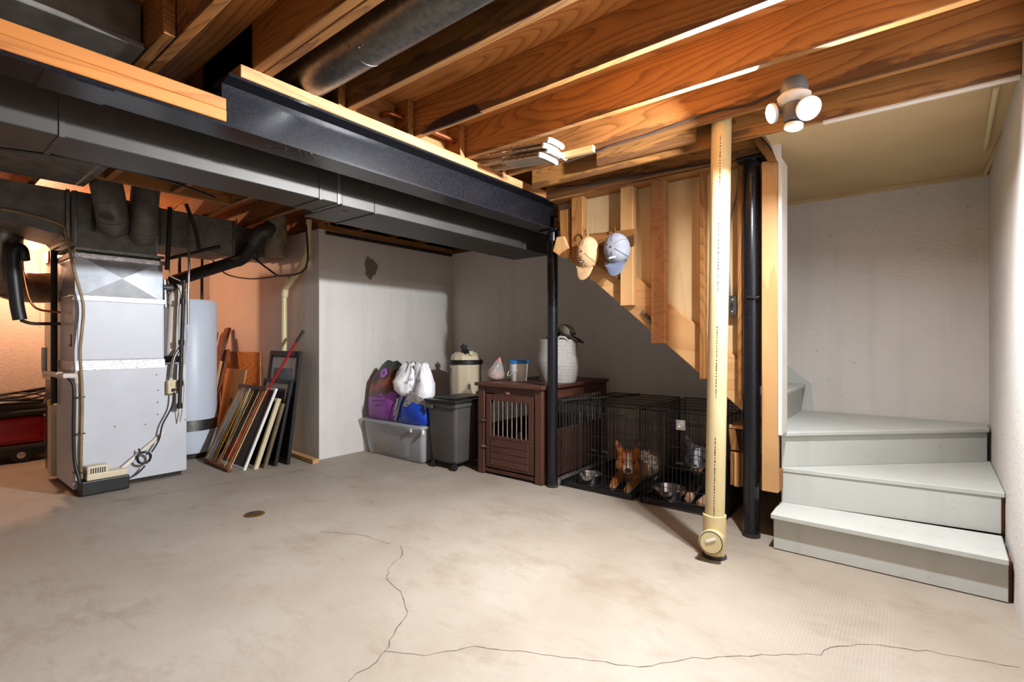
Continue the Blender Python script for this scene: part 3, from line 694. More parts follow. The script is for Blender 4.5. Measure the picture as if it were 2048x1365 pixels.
t2 = takeoff('b', [T(290, 468, -4.66), T(289, 466, -4.55), T(289, 442, -4.48), T(289, 408, -4.48), T(295, 370, -4.50), T(322, 335, -4.62), T(352, 315, -4.7)], .090, 'elbowed round takeoff duct rising from the plenum beside the slanting one')
# foil flex / bright round duct far left and black insulated line
lf = thing('return_duct', 'shiny round duct elbow at the far side of the furnace', 'duct', (-5.6, .5, 1.4))
M().tube(smooth_path([gx(2, 455, -5.2), gx(0, 500, -5.25), gx(10, 560, -5.4), gx(60, 575, -5.55), gx(112, 575, -5.6)], 6), .125, 26).build('pipe', pm('shiny_duct', (150, 140, 132), (105, 98, 92), 8, .3, .9), lf, smooth=True)
M().tube([gx(2, 440, -5.2), gx(2, 470, -5.2)], .14, 26).build('collar', GALV, lf, smooth=True)
rl = thing('refrigerant_line', 'black foam insulated refrigerant line bent down beside the furnace', 'pipe', (-5.0, .6, 1.1))
M().tube(smooth_path([gx(46, 520, -5.05), gx(42, 500, -5.02), gx(30, 497, -5.0), gx(24, 515, -5.0), gx(28, 560, -5.0), gx(34, 610, -5.0), gx(40, 640, -5.0)], 5), .040, 18).build('foam_sleeve', BLACK, rl, smooth=True)
M().tube(smooth_path([gx(42, 641, -5.0), gx(62, 647, -5.02), gx(88, 648, -5.01), gx(121, 648, -4.97)], 5), .012, 10).build('copper_line', BLACKP, rl, smooth=True)
M().tube(smooth_path([gx(42, 520, -5.02), gx(52, 575, -5.02), gx(62, 605, -5.02), gx(80, 620, -5.01), gx(121, 625, -4.97)], 5), .008, 10).build('copper_line', COPPER, rl, smooth=True)
# pull chain bulb
bl = thing('light_bulb', 'glowing bare bulb on the joists behind the furnace', 'bulb', (-6.1, .80, 1.9))
bp = gx(70, 488, -6.1)
M().ball((bp.x, bp.y, bp.z), (.045, .045, .05), 18, 12).build('globe', emit('warm_bulb', (255, 190, 150), 6.0), bl, smooth=True)
M().lathe((bp.x, bp.y, bp.z + .04), [(.02, 0), (.03, .03), (.05, .05), (.05, .12)], 18).build('socket', WHITE, bl, smooth=True)
M().tube([(bp.x + .02, bp.y + .03, bp.z), (bp.x + .02, bp.y + .03, bp.z - .75)], .0015, 5).build('pull_chain', BRASS, bl)
light('bulb_light', 'POINT', (bp.x, bp.y - .01, bp.z - .082), 66, (1.0, 0.58, 0.37), 0.03)
# sundry pipes and cables under the joists near the vent
def pipe(pts, r, mt, lab, name='pipe', cat='pipe'):
    return M().tube(smooth_path(pts, 4), r, 10).build(name, mt, smooth=True, label=lab, cat=cat)
pipe([gx(372, 408, -4.55), gx(384, 440, -4.55), gx(392, 465, -4.55), gx(398, 500, -4.55)], .014, BLACKP, 'short rusty pipe hanging at a slant in front of the trunk', 'gas_pipe')
pipe([gx(340, 415, -4.56), gx(338, 470, -4.56), gx(334, 540, -4.56)], .017, BLACKP, 'dark vertical pipe beside the white wire in front of the trunk', 'gas_pipe')
pipe([gx(334, 518, -4.687), gx(370, 510, -4.687), gx(430, 496, -4.687), gx(440, 494, -4.687)], .014, BLACKP, 'dark pipe sloping under the trunk bottom', 'gas_pipe')
pipe([gy(424, 520, 2.48), gy(436, 534, 2.48), gy(455, 550, 2.48), gy(500, 558, 2.48), gy(553, 553, 2.48)], .007, BLACKP, 'thin black cable sagging across the lit wall', 'cable', 'cable')
pipe([gx(497, 508, -4.74), gy(540, 541, 2.30), gy(562, 552, 2.30), gy(612, 536, 2.30), gy(612, 450, 2.30)], .009, BLACKP, 'dark cable looping past the yellowed waste pipe', 'cable', 'cable')
pipe([(-3.2, .9, 2.176), (-3.2, 2.0, 2.177), (-3.2, 3.0, 2.176), (-3.2, 4.1, 2.176)], .013, BLACKP, 'long dark pipe running under the joists behind the duct', 'gas_pipe')
pipe([gx(0, 297, -2.73), gx(60, 305, -2.73), gx(170, 322, -2.75), gx(330, 360, -2.8), gx(430, 395, -2.95)], .006, BLACK, 'black cable draped behind the main duct', 'cable', 'cable')
M().tube([(XR + .018, 2.55, 2.11), (XR + .018, 4.18, 2.118)], .017, 10).build('gas_pipe', BLACKP, smooth=True, label='black gas pipe along the top of the white wall', cat='pipe')

# ================================================================== far left machine
mw = thing('wheeled_machine', 'red and black wheeled machine with coiled cables on top', 'machine', (-6.35, .75, 0))
ax, ay = -6.42, .70
M().box(ax - .20, ax + .16, ay - .55, ay + .28, .05, .16).build('chassis', BLACK, mw, bev=.03, seg=2)
M().box(ax - .18, ax + .14, ay - .55, ay + .24, .15, .42).build('body', RED, mw, bev=.05, seg=3)
M().box(ax - .19, ax + .16, ay - .55, ay + .27, .42, .47).build('rim', BLACK, mw, bev=.015, seg=2)
M().ball((ax - .02, ay - .15, .47), (.17, .42, .14), 20, 10).build('cover', BLACK, mw, smooth=True)
for i in range(5):
    P = [(ax - .02 + (.16 + .012*i)*math.cos(t), ay - .18 + (.42 + .012*i)*math.sin(t), .56 + .018*i + .03*math.cos(2*t + i)) for t in [k*math.pi/12 for k in range(25)]]
    M().tube(P, .008, 6).build('cable', BLACK, mw, smooth=True)
M().tube([(ax + .13, ay + .06, .07), (ax + .17, ay + .06, .07)], .068, 20).build('wheel', BLACK, mw, smooth=True)
M().tube([(ax + .168, ay + .06, .07), (ax + .175, ay + .06, .07)], .03, 16).build('hub', CHROME, mw, smooth=True)

# ================================================================== leaning things by the return wall
def plank(p0, yb, p1, yt, w, th, mt, lab, name='board', cat='board'):
    d0 = ray(p0, 682.5); b = Vector((d0.x*yb/d0.y, yb, .004)); t = gy(p1[0], p1[1], yt)
    d = t - b; f = Vector((0, -1, .25)); f = (f - d * f.dot(d) / d.length_squared).normalized(); s_ = d.cross(f).normalized()
    return M().ob((b + t)/2, d/2, s_*w/2, f*th/2).build(name, mt, bev=.003, label=lab, cat=cat)
plank(390, 2.05, (456, 657), 2.44, .10, .035, WR[2], 'tallest reddish board leaning on the pink lit wall')
plank(398, 2.00, (446, 669), 2.36, .085, .03, WR[2], 'reddish board leaning in front of the tallest board')
plank(405, 2.00, (441, 722), 2.15, .05, .028, WP[2], 'short pale board leaning among the reddish boards')
plank(410, 2.10, (455, 700), 2.38, .07, .03, WR[2], 'short dark board leaning beside the tallest board')
plank(400, 2.22, (441, 664), 2.465, .05, .012, DRY, 'narrow white strip leaning behind the reddish boards', 'strip', 'strip')
p = [gy(418, 702, 2.47), gy(520, 707, 2.47)]
M().box(p[0].x + .35, p[1].x, 2.468, 2.486, 0, p[0].z).build('plywood_sheet', PLY, bev=.002, label='plywood sheet standing flat against the rough wall', cat='plywood')
ps = thing('plywood_sheet', 'tan plywood sheet with a dark sticker leaning by the frames', 'plywood', (-5.4, 2.1, 0))
bb0, bb1, t1_, t0 = Vector((-5.61, 2.10, 0)), Vector((-5.17, 2.10, 0)), Vector((-5.17, 2.236, .81)), Vector((-5.61, 2.236, .81))
M().prism([bb0, bb1, t1_, t0], (0, .018, .0)).build('sheet', wood('tan_ply', (208, 152, 92), (190, 132, 74), 2, rings=5, sc=.5), ps, bev=.002)
ud = (t0 - bb0).normalized(); c1 = gy(461, 807, 2.165)
M().ob(Vector((c1.x, 2.10 + .136*c1.z/.81 - .002, c1.z)), Vector((.045, 0, 0)), ud*.045, Vector((0, .002, 0))).build('sticker', BLACK, ps)
# low wood block
a = gz(402, 900)
M().box(-5.36, -5.04, 2.052, 2.09, 0, .10).build('wood_block', WR[0], bev=.003, label='low reddish board on edge on the floor behind the rack', cat='board')
# frames : right edge at x=xr, bottom y=yb, leaning so that the top right corner projects at (px,py)
def frame(name, lab, cat, xl_, xr_, yb, px, py, th, bar, mt, inner=None, imt=None, glassm=None, zb=.0):
    top = gx(px, py, xr_); u = Vector((0, top.y - yb, top.z - zb)); n = u.cross(Vector((1, 0, 0))).normalized()
    t = thing(name, lab, cat, ((xl_ + xr_)/2, yb, zb)); o = Vector((0, yb, zb)); un = u.normalized(); L = u.length
    def bx(xa, xb, ha, hb, d0, d1, nm, mm):
        c = Vector(((xa + xb)/2, 0, 0)) + o + un*(ha + hb)/2 + n*(d0 + d1)/2
        return M().ob(c, Vector(((xb - xa)/2, 0, 0)), un*(hb - ha)/2, n*(d1 - d0)/2).build(nm, mm, t, bev=.003)
    bx(xl_, xl_ + bar, 0, L, 0, th, 'stile', mt); bx(xr_ - bar, xr_, 0, L, 0, th, 'stile', mt)
    bx(xl_ + bar, xr_ - bar, L - bar, L, 0, th, 'rail', mt); bx(xl_ + bar, xr_ - bar, 0, bar, 0, th, 'rail', mt)
    if imt: bx(xl_ + bar*.8, xr_ - bar*.8, bar*.8, L - bar*.8, th*.3, th*.5, 'panel', imt)
    return t, bx, L, bar
MATB = pm('picture_mat', (206, 200, 192), (196, 190, 182), 4, .8)
PIC = pm('dark_photo', (52, 56, 64), (92, 96, 104), 7, .25)
DKG = pm('dark_frame_backing', (38, 35, 33), (50, 46, 42), 6, .6)
t, bx, L, br = frame('picture_frame', 'large black picture frame with a matted photo by the rough wall', 'picture frame', -4.86, -4.30, 2.21, 600, 703, .03, .05, BLACK, imt=DKG)
bx(-4.80, -4.36, L*.60, L*.94, .005, .010, 'mat', MATB); bx(-4.74, -4.40, L*.63, L*.84, .003, .006, 'print', PIC)
t, bx, L, br = frame('picture_frame', 'smaller black picture frame with a pale mat behind the rack', 'picture frame', -4.84, -4.33, 2.11, 582, 762, .03, .035, BLACK, imt=DKG)
bx(-4.79, -4.38, L*.55, L*.965, .005, .010, 'mat', MATB); bx(-4.77, -4.40, L*.52, L*.90, .003, .006, 'print', PIC)
frame('picture_frame', 'dark brown frame leaning behind the cream frame', 'picture frame', -4.85, -4.33, 2.02, 565, 807, .028, .035, pm('brown_frame', (112, 96, 76), (88, 74, 58), 8, .5), imt=DKG)
frame('picture_frame', 'cream edged frame leaning behind the white one', 'picture frame', -4.87, -4.36, 1.955, 556, 797, .035, .03, pm('cream_frame', (206, 192, 160), (192, 176, 142), 6, .6), imt=DKG)
frame('window_screen', 'white framed window screen leaning with the picture frames', 'window screen', -4.90, -4.40, 1.885, 552, 777, .022, .022, WHITE, imt=pm('screen_mesh', (70, 68, 66), (84, 82, 80), 60, .8))
# wire rack
t = thing('drying_rack', 'wooden and wire drying rack leaning in front of the frames', 'rack', (-4.7, 1.8, 0))
B0 = Vector((-4.99, 1.80, .03)); B1 = Vector((-4.43, 1.79, .015)); T0 = gy(482, 769, 2.06); T1 = gy(534, 776, 2.08); T0.x = min(T0.x, -4.86)
T1 = gx(536, 778, -4.42); T0 = Vector((-4.98, T1.y, T1.z))
M().beam(B0, B1, .035, .025).build('bottom_bar', WR[0], t, bev=.003); M().beam(T0, T1, .03, .03).build('top_bar', WR[0], t, bev=.003)
for k, mt in ((.02, WP[2]), (.07, WP[2]), (.30, BRASS), (.37, BRASS), (.52, WP[2]), (.58, BRASS), (.78, WP[2]), (.86, COPPER), (.92, WP[2]), (.98, WP[2])):
    M().tube([B0.lerp(B1, k), T0.lerp(T1, k)], .006, 8).build('rod', mt, t, smooth=True)
SILV = glass('clear_wrap', (190, 190, 192), .35, .12)
M().prism([B0.lerp(B1, .12) + Vector((0, -.004, .02)), B0.lerp(B1, .28) + Vector((0, -.004, .02)), T0.lerp(T1, .28), T0.lerp(T1, .12)], (0, -.003, 0)).build('plastic_sheet', SILV, t)
# red broom handle
rp = thing('broom', 'red handled broom with a black grip leaning in the rack', 'broom', gx(462, 898, -4.62))
q0 = gx(455, 915, -4.66); q1 = gx(598, 676, -4.38); q2 = gx(607, 662, -4.365); qm = q0.lerp(q1, .24)
M().tube([q0, q1], .0115, 12).build('handle', RED, rp, smooth=True)
M().tube([q1 - (q2 - q1)*.6, q2], .0128, 12).build('grip', BLACK, rp, smooth=True)
M().tube([q0, q0.lerp(qm, .5), qm], [.03, .026, .013], 10).build('socket', RED, rp, smooth=True)
M().beam(gz(578, 905, .02), gz(632, 924, .02), .06, .04).build('wood_block', WP[0], bev=.003, label='short pine two by four on the floor along the rough wall', cat='board')
# work table in the back corner
tb = thing('work_table', 'brown wooden table in the corner behind the water heater', 'table', (-6.2, 2.2, 0))
tz = gy(410, 697, 2.25).z
M().box(-6.73, -6.42, 2.0, 2.46, tz - .04, tz).build('top', WR[0], tb, bev=.004)
for x in (-6.69, -6.46):
    for y in (2.04, 2.40): M().box(x - .03, x + .03, y - .03, y + .03, 0, tz - .04).build('leg', WR[2], tb, bev=.003)
M().box(-6.69, -6.46, 2.03, 2.41, .28, .31).build('shelf', WR[0], tb)
M().box(-6.66, -6.48, 2.08, 2.36, .31, .52).build('storage_box', DKG, bev=.01, label='dark box on the lower shelf of the table', cat='box')
jx = gy(400, 690, 2.16)
jr = thing('wire_stand', 'small wire stand on the brown corner table', 'stand', (jx.x, 2.12, tz))
M().box(jx.x - .06, jx.x + .04, 2.10, 2.18, tz, tz + .008).build('base', GALV, jr)
for dx in (-.055, .035):
    M().tube([(jx.x + dx, 2.14, tz), (jx.x + dx, 2.14, tz + .17)], .004, 6).build('rod', GALV, jr)
for dz in (.05, .1, .165): M().tube([(jx.x - .055, 2.14, tz + dz), (jx.x + .035, 2.14, tz + dz)], .004, 6).build('rod', GALV, jr)
jd = M().lathe((-6.48, 2.38, tz), [(.045, 0), (.05, .02), (.05, .20), (.052, .21)], 20).build('container', DKG, smooth=True, label='dark upright container on the brown corner table', cat='container')
# ================================================================== LAMP
LY = 2.30
L0 = gy(1588, 192, LY)
lp = thing('ceiling_lamp', 'three headed white LED lamp screwed to the stair joist', 'lamp', (L0.x, LY, 1.95))
BASEG = pm('lamp_grey', (92, 98, 106), (80, 86, 94), 6, .4)
zt = gy(1590, 164, LY).z
M().lathe((L0.x, LY, 0), [(.048, L0.z + .005), (.052, L0.z + .03), (.046, zt), (.040, zt + .012)], 24).build('socket', BASEG, lp, smooth=True)
M().lathe((L0.x, LY, 0), [(.03, L0.z - .04), (.056, L0.z - .022), (.062, L0.z - .002), (.052, L0.z + .008)], 28).build('collar', WHITE, lp, smooth=True)
M().lathe((L0.x, LY, 0), [(.035, L0.z - .105), (.040, L0.z - .09), (.040, L0.z - .03)], 24).build('body', BASEG, lp, smooth=True)
M().beam((L0.x, LY, zt), (L0.x - .045, 2.535, 2.205), .03, .012).build('bracket', BASEG, lp)
LEDM = emit('led_panel', (255, 255, 255), 30.0)
heads = [((1541, 228), Vector((-.78, -.56, -.28)), .032, .040), ((1618, 217), Vector((.45, -.72, -.55)), .038, .046), ((1587, 256), Vector((-.10, -.12, -1.0)), .027, .035)]
for i, ((px, py), d, r, rh) in enumerate(heads):
    c = gy(px, py, LY + (0, -.03, 0)[i]); d.normalize()
    hd = M().lathe(c, [(rh*.7, -.016), (rh, -.012), (rh, .0)], 24, ax=d).build('head', WHITE, lp, smooth=True)
    M().lathe(c, [(r, .0), (r, .003)], 24, ax=d).build('led_disc', LEDM, hd)
    M().tube([c - d*.014, Vector((L0.x, LY, c.z*.5 + (L0.z - .07)*.5))], .009, 8).build('hinge_arm', BASEG, lp, smooth=True)
    light('lamp_head_light', 'AREA', c + d*.008, (124, 40, 44)[i], LED, 2*r, c + d, (2.65, math.pi, math.pi)[i])
# ================================================================== PVC STANDPIPE
sp = thing('standpipe', 'cream plastic waste pipe with a cleanout at the floor', 'pipe', (-.755, 2.60, 0))
b = gz(1429, 1113); tp = gy(1443, 252, 2.619); r = .0475
M().tube([(b.x, b.y, .12), (tp.x, tp.y, 2.19), (tp.x, tp.y, ZS)], r, 32).build('pipe', CREAM, sp, smooth=True)
M().lathe((b.x, b.y, 0), [(.050, .0), (.050, .02), (.056, .08), (.0565, .155), (.0565, .215), (.0485, .217)], 32).build('tee_fitting', CREAM, sp, smooth=True)
cd_ = Vector((.05, -1, .06)).normalized(); cd_ = (Vector((0, 0, H*.35)) - Vector((b.x, b.y, .11))); cd_.z = .1; cd_ = Vector((cd_.x - .45, cd_.y, .12)).normalized()
pc = Vector((b.x, b.y, .098))
M().lathe(pc, [(.055, .0), (.055, .075), (.0585, .08), (.0585, .098)], 32, ax=cd_).build('cleanout_hub', CREAM, sp, smooth=True)
M().lathe(pc, [(.054, .098), (.0535, .101)], 32, ax=cd_).build('plug_ring', DIRT, sp, smooth=True)
M().lathe(pc, [(.050, .10), (.050, .104)], 32, ax=cd_).build('cleanout_plug', CREAM, sp, smooth=True)
rt = cd_.cross(Vector((0, 0, 1))).normalized(); up = rt.cross(cd_)
M().ob(pc + cd_*.106 + up*.014, (rt*.023 + up*.010)*-1 if False else rt*.022 - up*.011, (up*.005 + rt*.002), cd_*.002).build('plug_bar', WHITE, sp)
M().lathe((b.x, b.y, 0), [(.060, 0), (.056, .012), (.050, .016)], 24).build('grout_ring', DIRT, sp, smooth=True)
ax_ = Vector((tp.x - b.x, tp.y - b.y, 2.07)).normalized()
tocam = (Vector((0, 0, 0)) - Vector((b.x, b.y, 0))); tocam.z = 0; tocam.normalize(); side = Vector((-tocam.y, tocam.x, 0))
m = M(); rs = random.Random(3)
for seg in ((.22, .62), (.82, 1.18), (1.35, 1.72), (1.84, 2.12)):
    z = seg[0]
    while z < seg[1]:
        h_ = rs.uniform(.005, .011); p = Vector((b.x, b.y, .12)).lerp(Vector((tp.x, tp.y, 2.19)), (z - .12)/2.07)
        m.ob(p + tocam*(r + .0002) - side*.004, side*rs.uniform(.0012, .0024), Vector((0, 0, h_/2)), tocam*.0004); z += h_ + rs.uniform(.003, .009)
m.build('printed_marking', BLACK, sp)
# ================================================================== STORAGE TOTE AND BAGS
TOTE = N('frosted_plastic'); TOTE.b.inputs['Alpha'].default_value = .5; TOTE = TOTE.fin(lin((196, 198, 202)), .3)
to = thing('storage_tote', 'frosted clear plastic tote with a lid below the feed bags', 'tote', (-3.72, 3.14, 0))
def taper(x0, x1, y0, y1, z0, z1, t):
    return M().add([(x0+t,y0+t,z0),(x1-t,y0+t,z0),(x1-t,y1-t,z0),(x0+t,y1-t,z0),(x0,y0,z1),(x1,y0,z1),(x1,y1,z1),(x0,y1,z1)], [(0,3,2,1),(4,5,6,7),(0,1,5,4),(1,2,6,5),(2,3,7,6),(3,0,4,7)])
taper(-4.20, -3.33, 2.925, 3.38, .0, .325, .04).build('tub', TOTE, to, bev=.03, seg=3, smooth=True)
M().box(-4.225, -3.305, 2.90, 3.40, .318, .345).build('lid', TOTE, to, bev=.012, seg=2, smooth=True)
for px in (821, 845):
    x = gy(px, 865, 2.91).x; M().box(x - .006, x + .006, 2.905, 2.925, .285, .32).build('rib', WHITE, to)
for i, (x, y, w, c) in enumerate(((-4.01, 3.15, .12, (186, 160, 110)), (-3.75, 3.12, .12, (120, 120, 122)), (-3.5, 3.16, .12, (92, 110, 136)))):
    M().box(x - w, x + w, y - .13, y + .13, .01, .16 + .04*i).build('cloth_bundle', pm('bundle_%d' % i, c, None, 6, .9), bev=.03, seg=2, smooth=True, label=('tan', 'grey', 'blue')[i] + ' bundle seen dimly inside the frosted tote', cat='cloth')
def bagm(loops, n=28, seed=1, cr=.012, pw=2.6):
    rs = random.Random(seed); m = M(); vs = []; fs = []; ph = [rs.uniform(0, 6.28) for _ in range(8)]
    for j, (c, hw, hd) in enumerate(loops):
        for k in range(n):
            a = 2*math.pi*k/n; ca, sa = math.cos(a), math.sin(a)
            x = hw*math.copysign(abs(ca)**(2/pw), ca); y = hd*math.copysign(abs(sa)**(2/pw), sa)
            w = cr*(math.sin(3*a + ph[0] + j*.8) + .7*math.sin(5*a + ph[1] - j*1.3) + .5*math.sin(9*a + ph[2] + j*2.1))*min(1, j*.35) + rs.uniform(-cr, cr)*.35
            vs.append(Vector(c) + Vector((x*(1 + w/max(hw, .03)), y*(1 + w/max(hd, .03)), .4*w)))
    for j in range(len(loops) - 1):
        for k in range(n):
            k2 = (k+1) % n; fs.append((j*n+k, j*n+k2, (j+1)*n+k2, (j+1)*n+k))
    fs.append(tuple(reversed(range(n)))); fs.append(tuple(range((len(loops)-1)*n, len(loops)*n)))
    return m.add(vs, fs)
zt = .346
# purple bag : printed zones by height
x = N('purple_feed_bag'); tc = x.n('ShaderNodeTexCoord'); sx = x.n('ShaderNodeSeparateXYZ'); x.l(tc.outputs['Object'], sx.inputs[0])
nz = x.noise(x.co((1, 1, 1), False), 9, 3); hz = x.math('ADD', sx.outputs[2], x.math('MULTIPLY', x.math('SUBTRACT', nz, .5), .12))
hz = x.math('ADD', hz, x.math('MULTIPLY', sx.outputs[0], -.18))
col = x.ramp(x.math('MULTIPLY', hz, 1.75), [(.0, lin((112, 40, 128))), (.40, lin((150, 76, 170))), (.44, lin((82, 50, 38))), (.60, lin((148, 70, 34))), (.72, lin((70, 44, 34))), (.86, lin((40, 46, 36)))])
PURP = x.fin(col, .35)
pb = thing('feed_bag', 'purple and brown printed feed bag standing on the tote lid', 'bag', (-3.95, 3.02, zt))
cx_, cy_ = -3.95, 3.02
M_ = bagm([((cx_, cy_, zt), .20, .075), ((cx_, cy_, zt + .02), .225, .095), ((cx_, cy_, zt + .12), .225, .10), ((cx_, cy_ + .01, zt + .26), .215, .095), ((cx_, cy_ + .02, zt + .38), .20, .075), ((cx_ + .01, cy_ + .03, zt + .46), .175, .05), ((cx_ + .02, cy_ + .04, zt + .52), .13, .03), ((cx_ + .03, cy_ + .04, zt + .56), .07, .012)], seed=4, cr=.010)
M_.build('sack', PURP, pb, smooth=True, ang=70)
INK = pm('dark_ink', (40, 16, 46), (50, 22, 56), 9, .6); LILAC = pm('lilac_print', (170, 102, 190), (158, 90, 180), 9, .45)
yf = cy_ - .119
for i, (s, z, sz) in enumerate((('LAMB +', .215, .034), ('BROWN RICE', .175, .034), ('RECIPE', .135, .034))):
    text(s, sz, (cx_ + .045, yf, zt + z), (1, 0, .06), (0, .05, 1), INK, pb)
badge = M(); bc0 = Vector((cx_ + .02, cy_ - .045, zt + .445))
badge.lathe(bc0, [(.048, 0), (.046, .004)], 24, ax=(0, -1, .35)).build('badge', LILAC, pb, smooth=True)
text('35', .042, bc0 + Vector((0, -.010, -.014)), (1, 0, 0), (0, .33, 1), INK, pb)
# blue and white bag
BLUE = pm('blue_film', (20, 74, 196), (12, 52, 160), 5, .28, 0, .3, bd=.01)
SILVR = pm('grey_granule_print', (196, 192, 188), (96, 90, 86), 70, .3, .3)
WFILM = pm('white_film', (236, 236, 238), (222, 222, 224), 6, .3, 0, .5, bd=.01)
bb = thing('feed_bag', 'blue and white feed bag with a crumpled open top on the tote', 'bag', (-3.47, 3.02, zt))
cx2, cy2 = -3.512, 3.02
bagm([((cx2, cy2, zt), .19, .075), ((cx2, cy2, zt + .02), .215, .10), ((cx2, cy2, zt + .10), .215, .105), ((cx2, cy2, zt + .17), .205, .10), ((cx2 - .01, cy2 + .01, zt + .24), .185, .09), ((cx2 - .02, cy2 + .01, zt + .30), .14, .07)], seed=9, cr=.007).build('sack', BLUE, bb, smooth=True, ang=70)
M().add([(cx2 - .055, cy2 - .112, zt + .165), (cx2 + .19, cy2 - .06, zt + .145), (cx2 + .19, cy2 - .06, zt + .23), (cx2 + .04, cy2 - .112, zt + .31)], [(0, 1, 2, 3)]).prism([(cx2 - .055, cy2 - .112, zt + .165), (cx2 + .19, cy2 - .06, zt + .145), (cx2 + .19, cy2 - .06, zt + .23), (cx2 + .04, cy2 - .112, zt + .31)], (0, .012, 0)).build('granule_print', SILVR, bb)
bagm([((cx2 + .085, cy2 + .0, zt + .22), .10, .075), ((cx2 + .09, cy2, zt + .28), .11, .085), ((cx2 + .09, cy2 + .01, zt + .36), .105, .075), ((cx2 + .06, cy2 + .02, zt + .44), .08, .055), ((cx2 + .035, cy2 + .03, zt + .52), .06, .035), ((cx2 + .03, cy2 + .03, zt + .55), .04, .015)], seed=12, cr=.016).build('bag_top', WFILM, bb, smooth=True, ang=70)
bagm([((cx2 - .08, cy2 - .03, zt + .25), .06, .06), ((cx2 - .10, cy2 - .03, zt + .30), .11, .09), ((cx2 - .11, cy2 - .03, zt + .38), .115, .09), ((cx2 - .10, cy2 - .01, zt + .46), .085, .06), ((cx2 - .09, cy2, zt + .52), .04, .03), ((cx2 - .09, cy2, zt + .55), .02, .02)], seed=15, cr=.018).build('crumpled_flap', WFILM, bb, smooth=True, ang=70)
BINK = pm('blue_ink', (22, 60, 140), (18, 50, 120), 9, .5)
text('NA', .045, (cx2 + .045, cy2 - .108, zt + .395), (1, .05, .12), (0, .2, 1), BINK, bb)
text('RA', .045, (cx2 + .13, cy2 - .096, zt + .385), (1, .25, .05), (0, .15, 1), BINK, bb)
GS = pm('grey_side_panel', (112, 112, 122), (92, 92, 102), 7, .35)
gp = [(cx2 - .205, cy2 - .10, zt + .02), (cx2 - .16, cy2 - .115, zt + .02), (cx2 - .10, cy2 - .112, zt + .19), (cx2 - .06, cy2 - .095, zt + .27), (cx2 - .12, cy2 - .085, zt + .27), (cx2 - .175, cy2 - .10, zt + .17)]
M().prism(gp, (0, .01, 0)).build('side_print', GS, bb)
text('NATURALS', .034, (cx2 - .158, cy2 - .119, zt + .065), (.30, 0, 1), (-1, 0, .30), WHITE, bb, align='LEFT')
# dark folded bag end behind
bagm([((-3.73, 3.14, zt + .36), .06, .04), ((-3.73, 3.14, zt + .44), .07, .045), ((-3.72, 3.14, zt + .52), .07, .03), ((-3.72, 3.14, zt + .55), .055, .012)], seed=21, cr=.01).add([], []).build('paper_bag', DKG, label='dark folded bag top poking up behind the white film', cat='bag', smooth=True)
# ================================================================== WHEELED BIN
tr = thing('wheeled_bin', 'charcoal plastic bin with lid and casters beside the brown crate', 'bin', (-3.15, 3.18, 0))
taper(-3.295, -2.935, 2.945, 3.42, .05, .575, .035).build('tub', TRASH, tr, bev=.03, seg=3, smooth=True)
M().box(-3.30, -2.92, 2.93, 3.44, .535, .575).build('rim', TRASH, tr, bev=.012, seg=2, smooth=True)
M().box(-3.302, -2.905, 2.915, 3.455, .575, .60).build('lid', BLACK, tr, bev=.012, seg=2, smooth=True)
M().box(-3.25, -2.98, 2.98, 3.38, .60, .612).build('lid_panel', BLACK, tr, bev=.008)
x = -3.235
M().box(x - .045, x + .045, 2.912, 2.935, .52, .55).build('latch', TRASH, tr, bev=.004)
for x, y in ((-3.24, 2.99), (-2.99, 2.99), (-3.24, 3.37), (-2.99, 3.37)):
    M().tube([(x - .014, y, .028), (x + .014, y, .028)], .028, 14).build('caster', BLACK, tr, smooth=True)
    M().box(x - .01, x + .01, y - .01, y + .01, .03, .075).build('caster_stem', BLACK, tr)
# ================================================================== BEIGE CANISTER
cn = thing('filter_canister', 'beige canister filter with a black clamp band behind the bin', 'canister', (-3.50, 3.66, 0))
cx3, cy3 = -3.50, 3.66
M().lathe((cx3, cy3, 0), [(.145, 0), (.15, .02), (.165, .84), (.165, .875)], 10).build('tank', BEIGE, cn, bev=.012)
M().lathe((cx3, cy3, 0), [(.165, .865), (.176, .872), (.176, .905), (.165, .912)], 32).build('clamp_band', BLACK, cn, smooth=True)
M().lathe((cx3, cy3, 0), [(.160, .91), (.150, .95), (.115, .985), (.05, 1.0), (.02, 1.002)], 12).build('dome', BEIGE, cn)
M().lathe((cx3 - .03, cy3, 0), [(.028, .99), (.022, 1.03), (.034, 1.035), (.034, 1.055), (.012, 1.06), (.012, 1.075)], 16).build('valve', BLACK, cn, smooth=True)
M().tube([(cx3 + .075, cy3 - .10, .995), (cx3 + .07, cy3 - .07, .995)], .032, 18).build('gauge', BLACK, cn, smooth=True)
M().tube([(cx3 + .13, cy3 - .06, .96), (cx3 + .13, cy3 - .06, 1.0)], .022, 14).build('port', BEIGE, cn, smooth=True)
lbl = gy(903, 748, 3.5); M().ob(Vector((cx3 - .085, cy3 - .141, .80)), Vector((.03, -.014, 0)), Vector((0, 0, .028)), Vector((.001, .002, 0))).build('label', pm('blue_label', (96, 112, 128), (76, 90, 106), 20, .5), cn)
